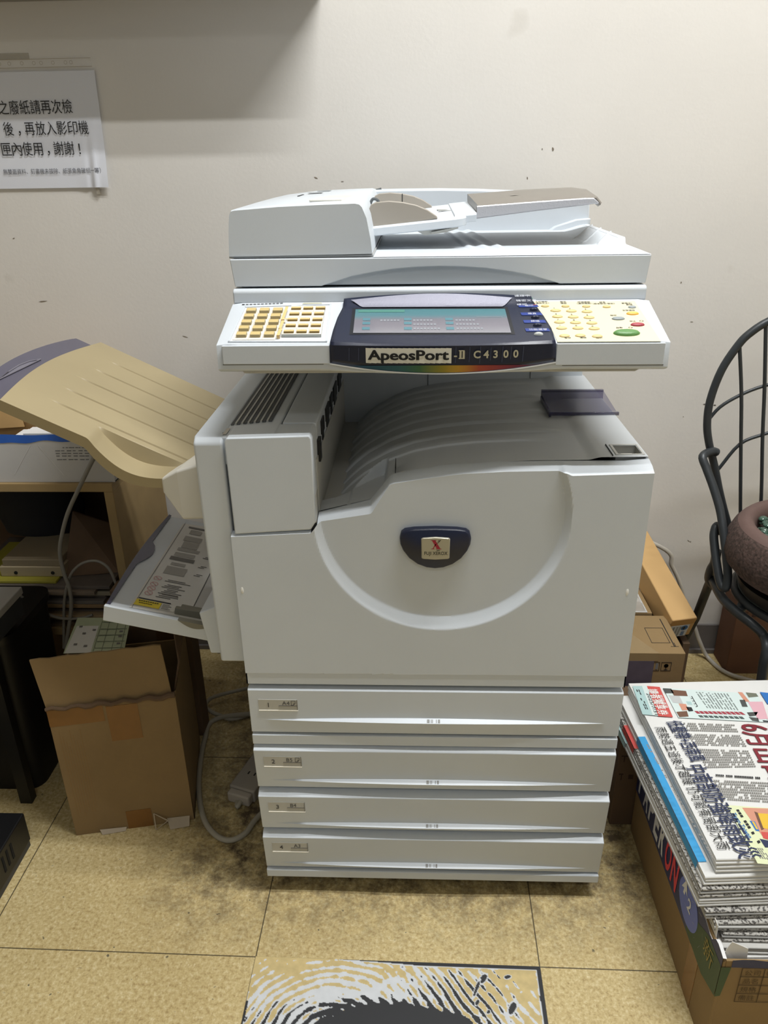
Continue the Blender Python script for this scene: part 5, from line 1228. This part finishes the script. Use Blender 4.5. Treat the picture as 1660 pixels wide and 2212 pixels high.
pb2 = obj('glass_pebbles', b, mat('green_glass', '#3a5a4c', .08, spec=.8, coat=.6, var=.5, vscale=70), smooth=60, weld=False)
tag(pb2, 'heap of glossy dark green glass pebbles filling the stone bowl', 'pebbles', kind='stuff')

# ------------------------------------------------------------------ box of newspapers
nb = thing('newspaper_box', (.60, -.05, 0), 'brown carton with a torn navy printed rim, holding the newspaper stack', 'box')
X0, X1, Y0, Y1, ZT = .385, .80, -.25, .155, .194
T = .004; b = B()
b.box(X0, X0+T, Y0, Y1, 0, ZT-.006); b.box(X1-T, X1, Y0, Y1, 0, ZT-.006); b.box(X0+T, X1-T, Y0, Y0+T, 0, ZT-.004); b.box(X0+T, X1-T, Y1-T, Y1, 0, ZT-.006); b.box(X0+T, X1-T, Y0+T, Y1-T, .0, .004)
obj('walls', b, CRD, nb, bev=.001, smooth=0)
BN = mat('navy_print', '#1a285c', .45, var=.12, vscale=40); GRN = mat('green_print', '#2c4a2e', .5); b = B()
n = 44; rn = random.Random(4); topz = [ZT+.003*math.sin(i*.9)+.003*rn.random()-(.010 if 4 <= i <= 7 else 0) for i in range(n+1)]
for i in range(n):
    ya, yb_ = Y0+(Y1-Y0)*i/n, Y0+(Y1-Y0)*(i+1)/n; f0 = .100+(.045*sm(-.16, -.25, ya)); f1 = .100+(.045*sm(-.16, -.25, yb_))
    b.add([(X0-.0012, ya, f0), (X0-.0012, yb_, f1), (X0-.0012, yb_, topz[i+1]), (X0-.0012, ya, topz[i])], [(0, 1, 2, 3)], BN)
    b.add([(X0-.0012, ya, topz[i]), (X0-.0012, yb_, topz[i+1]), (X0+.004, yb_, topz[i+1]-.001), (X0+.004, ya, topz[i]-.001)], [(0, 1, 2, 3)], PAPER)
m_ = 30
for i in range(m_):
    xa, xb = X0+.012+(X1-X0-.012)*i/m_, X0+.012+(X1-X0-.012)*(i+1)/m_
    b.add([(xa, Y0-.0008, .178), (xb, Y0-.0008, .178), (xb, Y0-.0008, ZT-.002+.002*math.sin(i+1)), (xa, Y0-.0008, ZT-.002+.002*math.sin(i))], [(0, 1, 2, 3)], BN)
obj('navy_rim', b, None, nb, smooth=0, weld=False)
b = B(); b.add([(X0-.0014, -.250, .118), (X0-.0014, -.250, .178), (X0-.0014, -.205, .178), (X0-.0014, -.135, .140), (X0-.0014, -.135, .102), (X0-.0014, -.205, .100)], [tuple(range(6))], GRN)
b.add([(X0-.0012, Y0-.0010, .178), (X0+.012, Y0-.0010, .178), (X0+.006, Y0-.0010, .120), (X0-.0012, Y0-.0010, .118)], [(0, 1, 2, 3)], GRN)
b.text('新', mat('gold_print', '#8f8140', .5), (X0-.0020, -.196, .140), (0, -1, 0), (0, 0, 1), height=.026)
obj('green_print', b, None, nb, smooth=0, weld=False)
WPR = mat('print_white', '#e3e4e8', .5); RPR = mat('print_red', '#e0414e', .5); b = B(); xl = X0-.0018
for k, c_ in enumerate('PAPER'): b.text(c_, WPR, (xl, .140-.0315*k, .112), (0, -1, 0), (0, 0, 1), height=.060, width=.024, bold=.03)
for k, c_ in enumerate('ON'): b.text(c_, RPR, (xl, -.018-.033*k, .112), (0, -1, 0), (0, 0, 1), height=.058, width=.028, bold=.03)
cy_, cz_ = -.128, .146; PER = mat('badge_periwinkle', '#6b7bc9', .5)
b.add([(xl+.0002, cy_+.040*math.cos(a), cz_+.036*math.sin(a)) for a in [2*math.pi*k/32 for k in range(32)]], [tuple(range(32))], PER)
b.text('2', WPR, (xl-.0004, -.126, .138), (0, -1, 0), (0, 0, 1), height=.022, bold=.02)
b.add([(xl-.0004, y, z) for y, z in ((-.098, .150), (-.110, .176), (-.122, .154), (-.114, .157), (-.112, .146), (-.106, .146), (-.107, .156))], [tuple(range(7))], WPR)
obj('rim_lettering', b, None, nb, smooth=0, weld=False)
b = B()
for (y, z, l_, a) in [(-.05+.02*rn.random()-.15*rn.random(), .12+.06*rn.random(), .004+.008*rn.random(), rn.random()*3) for _ in range(26)]:
    c, s_ = math.cos(a)*l_/2, math.sin(a)*l_/2; b.add([(xl-.0002, y-c, z-s_), (xl-.0002, y+c, z+s_), (xl-.0002, y+c, z+s_+.0006), (xl-.0002, y-c, z-s_+.0006)], [(0, 1, 2, 3)])
obj('crease_mark', b, mat('crease_pale', '#a9adbd', .7), nb, smooth=0, weld=False)
b = B(); BPR = mat('box_print', '#4d3a22', .7); yf = Y0-.0012; x0_, z0_, cw, chh = .4120, .108, .030, .0172
for k in range(5): b.box(x0_, x0_+.28, yf, yf+.0004, z0_+chh*k, z0_+chh*k+.0009)
for x in (x0_, x0_+cw, x0_+.28): b.box(x, x+.0009, yf, yf+.0004, z0_, z0_+chh*4)
b.mats = []; b.mi = [0]*len(b.f); b.slot(BPR)
for k, s_ in enumerate(('備註', '規格', '品名', '公司')): b.text(s_, BPR, (x0_+cw/2, yf, z0_+chh*k+.0045), (1, 0, 0), (0, 0, 1), height=.0082, align='C')
b.text('名稱', BPR, (x0_+cw/2+.018, yf, z0_+chh*3+.0045), (1, 0, 0), (0, 0, 1), height=.0075, align='L')
obj('printed_table', b, None, nb, smooth=0, weld=False)
b = B(); b.box(X0-.0006, X0, -.19, -.155, 0, .100); obj('packing_tape', b, TAPE, nb, smooth=0)
b = B(); b.box(X0+T+.002, X1-T-.004, Y0+T+.004, Y1-T-.004, .0045, .1455); tag(obj('paper_bundle', b, mat('newsprint_dark', '#8c8a86', .9), smooth=0), 'bundle of old newspapers filling the box below the stack', 'newspapers')

NEWS = mat('newsprint', '#c9c8c4', .85, var=.12, vscale=30)
NEWSG = mat('newsprint_grey', '#a9a8a5', .85, var=.25, vscale=60)
NEWSW = mat('newsprint_white', '#dcdcda', .8, var=.05)
def edge_print(name):
    m = D.materials.new(name); m.use_nodes = True; nt = m.node_tree; bs = nt.nodes['Principled BSDF']; bs.inputs['Roughness'].default_value = .85
    tc = nt.nodes.new('ShaderNodeTexCoord'); mp = nt.nodes.new('ShaderNodeMapping'); mp.inputs['Scale'].default_value = (300, 260, 420)
    n1 = nt.nodes.new('ShaderNodeTexNoise'); n1.inputs['Scale'].default_value = 1; n1.inputs['Detail'].default_value = 2
    r = nt.nodes.new('ShaderNodeValToRGB'); e = r.color_ramp.elements; e[0].position, e[0].color = .40, lin('#4f4c49'); e[1].position, e[1].color = .52, lin('#b4b1ab')
    nt.links.new(tc.outputs['Object'], mp.inputs[0]); nt.links.new(mp.outputs[0], n1.inputs['Vector']); nt.links.new(n1.outputs['Fac'], r.inputs['Fac']); nt.links.new(r.outputs['Color'], bs.inputs['Base Color'])
    return m
NEWSP = edge_print('newsprint_text')
def newspaper(x0, y0, w_, d_, z, t, yaw, m, label, layers=3, sag=.0, side=None):
    """folded newspaper: fold towards the photographer (rounded), loose leaves on the left"""
    th = thing('newspaper', (x0+w_/2, y0+d_/2, z), label, 'newspaper', 'newspapers stacked in the box')
    R = Matrix.Rotation(yaw, 3, 'Z'); piv = Vector((x0, y0, 0)); rw = random.Random(int(z*1e4))
    lt = t/layers
    for k in range(layers):
        b = B(); ins = .0012*k+.0015*rw.random(); dx = .003*rw.random(); za = z+lt*k; r = lt*.46
        nx_ = 10; rings = []
        for i in range(nx_+1):
            u = i/nx_; x = x0+dx+(w_-dx)*u
            wob = .0006*math.sin(u*9+k*2+z*200)
            prof = []
            for a in range(7):
                q_ = math.pi/2+math.pi*a/6; prof.append((x, y0+ins+r+r*math.cos(q_), za+lt*.5+r*math.sin(q_)+wob-sag*.0))
            prof = prof+[(x, y0+d_, za+lt*.5-r), (x, y0+d_, za+lt*.5+r)]
            rings.append(prof)
        b.loft(rings, closed=True)
        b.v = [tuple(piv+R @ (Vector(p)-piv)) for p in b.v]
        obj('folded_sheet', b, (side if side and k % 2 == 0 else m), th, smooth=50)
    return th
Z = .1470
SPEC = [  # x0, y0, width, depth, thickness, yaw, material, label
 (.402, -.238, .37, .37, .010, .02, NEWSW, 'white newspaper lowest in the stack, red mark on its fold', None),
 (.405, -.232, .37, .37, .011, .03, NEWSW, 'white newspaper second from the bottom of the stack, black marks on its fold', None),
 (.392, -.226, .36, .37, .010, .00, NEWS, 'plain newspaper third from the bottom of the stack', None),
 (.395, -.216, .36, .375, .012, -.005, NEWSG, 'grey newspaper fourth from the bottom of the stack', NEWSP),
 (.384, -.212, .36, .385, .014, .03, NEWS, 'newspaper fifth from the bottom of the stack, dense grey print on its side', NEWSP),
 (.372, -.205, .36, .39, .013, .05, NEWSG, 'grey crumpled newspaper sixth from the bottom of the stack', NEWSP),
 (.362, -.198, .36, .395, .013, .07, NEWS, 'newspaper with a dull teal corner, fourth from the top of the stack', None),
 (.364, -.194, .36, .40, .014, .065, NEWSG, 'newspaper with a red corner, third from the top of the stack', NEWSP),
 (.370, -.188, .36, .40, .016, .062, NEWSW, 'newspaper with a bright blue edge, directly under the topmost one', None),
 (.384, -.180, .36, .398, .0225, .055, NEWSW, 'topmost newspaper with teal header, navy headline and red characters', None)]
papers = []
for s_ in SPEC:
    papers.append((newspaper(*s_[:4], Z, s_[4], s_[5], s_[6], s_[7], 4 if s_[4] > .02 else 3, side=s_[8]), Z)); Z += s_[4]+.0012
ZTOP = Z
# printed page of the topmost newspaper (all lettering lies on its upper face)
top = papers[-1][0]; zp = ZTOP-.0001
TEAL = mat('page_teal', '#a9c6c6', .8); TEAL2 = mat('page_teal_pale', '#cddbd9', .8); REDP = mat('page_red', '#c4514c', .8); WP = mat('page_white', '#e6e5e2', .8)
NAVYP = mat('page_navy', '#2b3350', .8); MAR = mat('page_maroon', '#7c2530', .8); TXT = mat('page_text', '#85837f', .85); BLKP = mat('page_black', '#222326', .8); CRIM = mat('page_crimson', '#9c3a46', .8)
def pg(p): return Vector((p[0], p[1], zp+.0006))
def quad(b, P, m, h=0.): b.add([pg(p)+Vector((0, 0, h)) for p in P], [tuple(range(len(P)))], m)
def run(b, body, p0, p1, height, m, bold=0., h=.0006):
    d = Vector((p1[0]-p0[0], p1[1]-p0[1], 0)); L_ = d.length; d.normalize(); u = Vector((-d.y, d.x, 0))
    k = height*.014 if bold > .01 else 0                                # heavy faces are drawn twice, a hair apart
    for i in range(3 if k else 1): b.text(body, m, pg(p0)+d*k*i*.9+u*k*(i % 2)+Vector((0, 0, h+.00004*i)), d, u, height=height, width=L_-2*k, bold=min(bold, .004))
def lattice(b, A, Bq, C, Dq, rows, cols, m, fill=.62, gap=0, rnd=None, h=.0003, skip=.12):
    """rows of tiny print marks inside the quadrilateral A-B-C-D (A-B = reading side)"""
    A, Bq, C, Dq = [Vector((q[0], q[1])) for q in (A, Bq, C, Dq)]
    for i in range(rows):
        for j in range(cols):
            if rnd and rnd.random() < skip: continue
            u0, u1 = j/cols, (j+.80)/cols; v0, v1 = i/rows, (i+fill)/rows
            P = [(A.lerp(Bq, u)).lerp(Dq.lerp(C, u), v) for u, v in ((u0, v0), (u1, v0), (u1, v1), (u0, v1))]
            quad(b, P, m, h)
rt = random.Random(9)
b = B()
quad(b, [(0.3680, 0.2075), (0.3947, 0.2079), (0.3910, 0.1246), (0.3651, 0.1278)], TEAL)
quad(b, [(0.3850, 0.2091), (0.3939, 0.2079), (0.3910, 0.1246), (0.3819, 0.1256)], TEAL2, .0002)
quad(b, [(0.3930, 0.2079), (0.4165, 0.2055), (0.4152, 0.1213), (0.3907, 0.1233)], REDP, .0001)
quad(b, [(0.4215, 0.2029), (0.5853, 0.1882), (0.5715, 0.1109), (0.4242, 0.1203)], TEAL2)
obj('header_band', b, None, top, smooth=0, weld=False)
b = B()
run(b, '讀者獨享券', (0.3938, 0.1983), (0.3945, 0.1259), .0135, WP, .02)
run(b, '限時優惠', (0.4062, 0.1811), (0.4071, 0.1448), .0065, WP)
run(b, '2025/7/31', (0.3871, 0.1861), (0.3862, 0.1270), .0060, BLKP, .01)
lattice(b, (0.3718, 0.1966), (0.3741, 0.1317), (0.3801, 0.1306), (0.3793, 0.1967), 2, 8, BLKP, .5, rnd=rt, skip=.4)
run(b, '雨勢週五過後才趨緩 仍可能有局部大雨', (0.3770, 0.0942), (0.3936, -0.1606), .0150, BLKP)
run(b, '低壓帶+西南風', (0.4009, 0.1101), (0.4122, 0.0125), .0215, NAVYP, .022)
run(b, '中南部防強降雨致災', (0.4001, 0.0039), (0.4178, -0.1766), .0255, NAVYP, .030)
run(b, '6月出口', (0.5223, 0.1052), (0.5201, -0.0249), .0430, MAR, .035)
obj('headline', b, None, top, smooth=0, weld=False)
b = B()
lattice(b, (0.4566, 0.1382), (0.4601, 0.1295), (0.5439, 0.1274), (0.5383, 0.1371), 11, 1, CRIM, .80)
lattice(b, (0.4593, 0.1270), (0.4616, 0.1197), (0.5381, 0.1163), (0.5351, 0.1247), 9, 1, mat('page_greenblack', '#4c5a58', .8), .78)
lattice(b, (0.4765, 0.1916), (0.4815, 0.1462), (0.5365, 0.1409), (0.5346, 0.1873), 11, 16, mat('page_greytext', '#7c8583', .8), .45, rnd=rt)
for (A, Bq, C, Dq, r_, c_) in (((0.4279, 0.1070), (0.5133, 0.1038), (0.5131, 0.0827), (0.4286, 0.0846), 4, 24), ((0.4267, 0.0788), (0.5124, 0.0770), (0.5132, 0.0478), (0.4282, 0.0505), 6, 24), ((0.4301, 0.0429), (0.5117, 0.0401), (0.5094, 0.0010), (0.4295, -0.0027), 8, 24), ((0.4318, -0.0268), (0.5176, -0.0309), (0.5063, -0.0745), (0.4309, -0.0688), 8, 26)):
    lattice(b, A, Bq, C, Dq, r_, c_, TXT, .5, rnd=rt)
lattice(b, (0.4396, -0.0146), (0.5063, -0.0193), (0.5053, -0.0252), (0.4392, -0.0197), 1, 26, BLKP, .7, rnd=rt)
lattice(b, (0.3508, 0.0513), (0.3800, -0.1798), (0.3844, -0.1797), (0.3553, 0.0513), 1, 60, TXT, .6, rnd=rt, skip=.4)
obj('page_text', b, None, top, smooth=0, weld=False)
b = B()
SKIN = mat('page_skin', '#c98f78', .8); YEL = mat('page_yellow', '#dcb43c', .8); BLUP = mat('page_blue', '#2f6fb8', .8); PINK = mat('page_pink', '#d7a9b4', .8); BRN = mat('page_brown', '#6e4f3e', .8); GRNP = mat('page_palegreen', '#d5dbb4', .8); DGR = mat('page_darkgrey', '#4b4d4c', .8)
quad(b, [(0.4343, -0.0779), (0.4962, -0.0829), (0.4674, -0.1854), (0.4376, -0.1830)], GRNP)
quad(b, [(0.4547, -0.0829), (0.4958, -0.0838), (0.4835, -0.1473), (0.4632, -0.1380)], SKIN, .0002)
quad(b, [(0.4733, -0.0932), (0.4913, -0.0946), (0.4814, -0.1250), (0.4700, -0.1211)], YEL, .0004)
quad(b, [(0.4694, -0.0898), (0.4747, -0.0932), (0.4706, -0.1228), (0.4657, -0.1254)], BRN, .0003)
quad(b, [(0.4640, -0.1280), (0.4796, -0.1293), (0.4778, -0.1458), (0.4625, -0.1396)], REDP, .0004)
quad(b, [(0.4558, -0.1077), (0.4630, -0.1092), (0.4624, -0.1272), (0.4575, -0.1264)], BLUP, .0004)
quad(b, [(0.4584, -0.1093), (0.4614, -0.1101), (0.4618, -0.1238), (0.4592, -0.1239)], YEL, .0006)
quad(b, [(0.4570, -0.1406), (0.4708, -0.1443), (0.4674, -0.1557), (0.4585, -0.1559)], NAVYP, .0004)
run(b, 'Team Taiwan', (0.4345, -0.0941), (0.4419, -0.1401), .0070, BLUP, .02)
lattice(b, (0.4435, -0.0823), (0.4518, -0.1505), (0.4566, -0.1479), (0.4479, -0.0813), 1, 13, BLKP, .9, rnd=rt, h=.0006)
lattice(b, (0.4419, -0.1563), (0.4444, -0.1752), (0.4594, -0.1779), (0.4553, -0.1576), 5, 5, TXT, .5, rnd=rt, h=.0006)
obj('page_picture', b, None, top, smooth=0, weld=False)
b = B()
# small pictures of the header
for P, m in (([(0.4211, 0.2015), (0.4356, 0.2004), (0.4365, 0.1869), (0.4217, 0.1867)], DGR), ([(0.4332, 0.1976), (0.4600, 0.1941), (0.4586, 0.1793), (0.4345, 0.1803)], BRN),
             ([(0.4251, 0.1814), (0.4439, 0.1791), (0.4439, 0.1582), (0.4270, 0.1605)], mat('page_silver', '#b9bcbc', .8)), ([(0.4359, 0.1581), (0.4484, 0.1570), (0.4479, 0.1405), (0.4364, 0.1391)], SKIN), ([(0.4459, 0.1493), (0.4551, 0.1482), (0.4551, 0.1381), (0.4467, 0.1367)], BLKP), ([(0.4248, 0.1351), (0.4439, 0.1379), (0.4423, 0.1231), (0.4262, 0.1215)], BRN),
             ([(0.4508, 0.1648), (0.4593, 0.1637), (0.4588, 0.1547), (0.4512, 0.1558)], TEAL),
             ([(0.5513, 0.1929), (0.5590, 0.1917), (0.5619, 0.1655), (0.5538, 0.1653)], SKIN), ([(0.5461, 0.1704), (0.5550, 0.1705), (0.5532, 0.1512), (0.5436, 0.1511)], DGR), ([(0.5648, 0.1918), (0.5825, 0.1894), (0.5829, 0.1802), (0.5648, 0.1772)], mat('page_khaki', '#6f7263', .8)),
             ([(0.5586, 0.1654), (0.5844, 0.1659), (0.5750, 0.1194), (0.5573, 0.1178)], PINK), ([(0.5441, 0.1237), (0.5588, 0.1215), (0.5572, 0.1118), (0.5465, 0.1140)], DGR), ([(0.5907, 0.1936), (0.6104, 0.1899), (0.6000, 0.1533), (0.5903, 0.1608)], BLUP), ([(0.5641, 0.1156), (0.5745, 0.1145), (0.5746, 0.1109), (0.5642, 0.1119)], BLKP), ([(0.5457, 0.1360), (0.5652, 0.1376), (0.5581, 0.1276), (0.5461, 0.1249)], DGR)):
    quad(b, P, m, .0003)
# the coupon's oval label
ov = [(0.4619, 0.1794), (0.4660, 0.1795), (0.4672, 0.1510), (0.4631, 0.1484)]
quad(b, ov, BLKP, .0003); lattice(b, ov[0], ov[3], ov[2], ov[1], 1, 4, TEAL2, .6, h=.0005)
obj('page_picture', b, None, top, smooth=0, weld=False)
# printed corners of the three papers below
def corner(i, m, y0, y1, x, w_, m2=None):
    th, z = papers[i]; zt = z+SPEC[i][4]+.0005; b = B()
    yaw = SPEC[i][5]; R = Matrix.Rotation(yaw, 3, 'Z'); piv = Vector((SPEC[i][0], SPEC[i][1], 0))
    b.add([piv+R @ (Vector((x+.002, y, zt))-piv) for x, y in ((x, y0), (x+w_, y0), (x+w_, y1), (x, y1))], [(0, 1, 2, 3)], m)
    b.add([piv+R @ (Vector((x+.0005, y, q_))-piv) for y, q_ in ((y0, z+.003), (y1, z+.003), (y1, zt), (y0, zt))], [(0, 1, 2, 3)], m2 or m)
    obj('printed_corner', b, None, th, smooth=0, weld=False)
corner(8, mat('edge_blue', '#3c9ad1', .7), -.16, .10, .3690, .012); corner(7, REDP, .09, .15, .3630, .02); corner(6, TEAL, .12, .18, .3610, .016)
b = B(); th, z = papers[0]
b.box(.47, .56, -.2384, -.2375, z+.003, z+.008); obj('fold_mark', b, CRIM, th, smooth=0)
b = B(); th, z = papers[1]
for k in range(3): b.box(.452+.014*k, .462+.014*k, -.2326, -.2318, z+.004, z+.008)
obj('fold_mark', b, BLKP, th, smooth=0)
# white sheets slipped between the stack and the box wall
b = B(); b.loft([[(.3892, -.215, .150), (.3892, .10, .16), (.383, .10, .2250), (.3865, -.215, .212)], [(.3900, -.215, .150), (.3900, .10, .16), (.3838, .10, .2250), (.3873, -.215, .212)]])
tag(obj('white_sheet', b, PAPER, smooth=0), 'smooth white sheet slipped between newspaper stack and navy rim', 'paper')
b = B(); b.loft([[(.392, -.2440, .165), (.420, -.2440, .165), (.418, -.2420, .205), (.396, -.2400, .215), (.390, -.2405, .200)], [(.392, -.2448, .165), (.420, -.2448, .165), (.418, -.2428, .205), (.396, -.2408, .215), (.390, -.2413, .200)]])
tag(obj('paper_scrap', b, PAPER, smooth=0), 'rounded white paper scrap at the torn front corner of the box', 'paper')
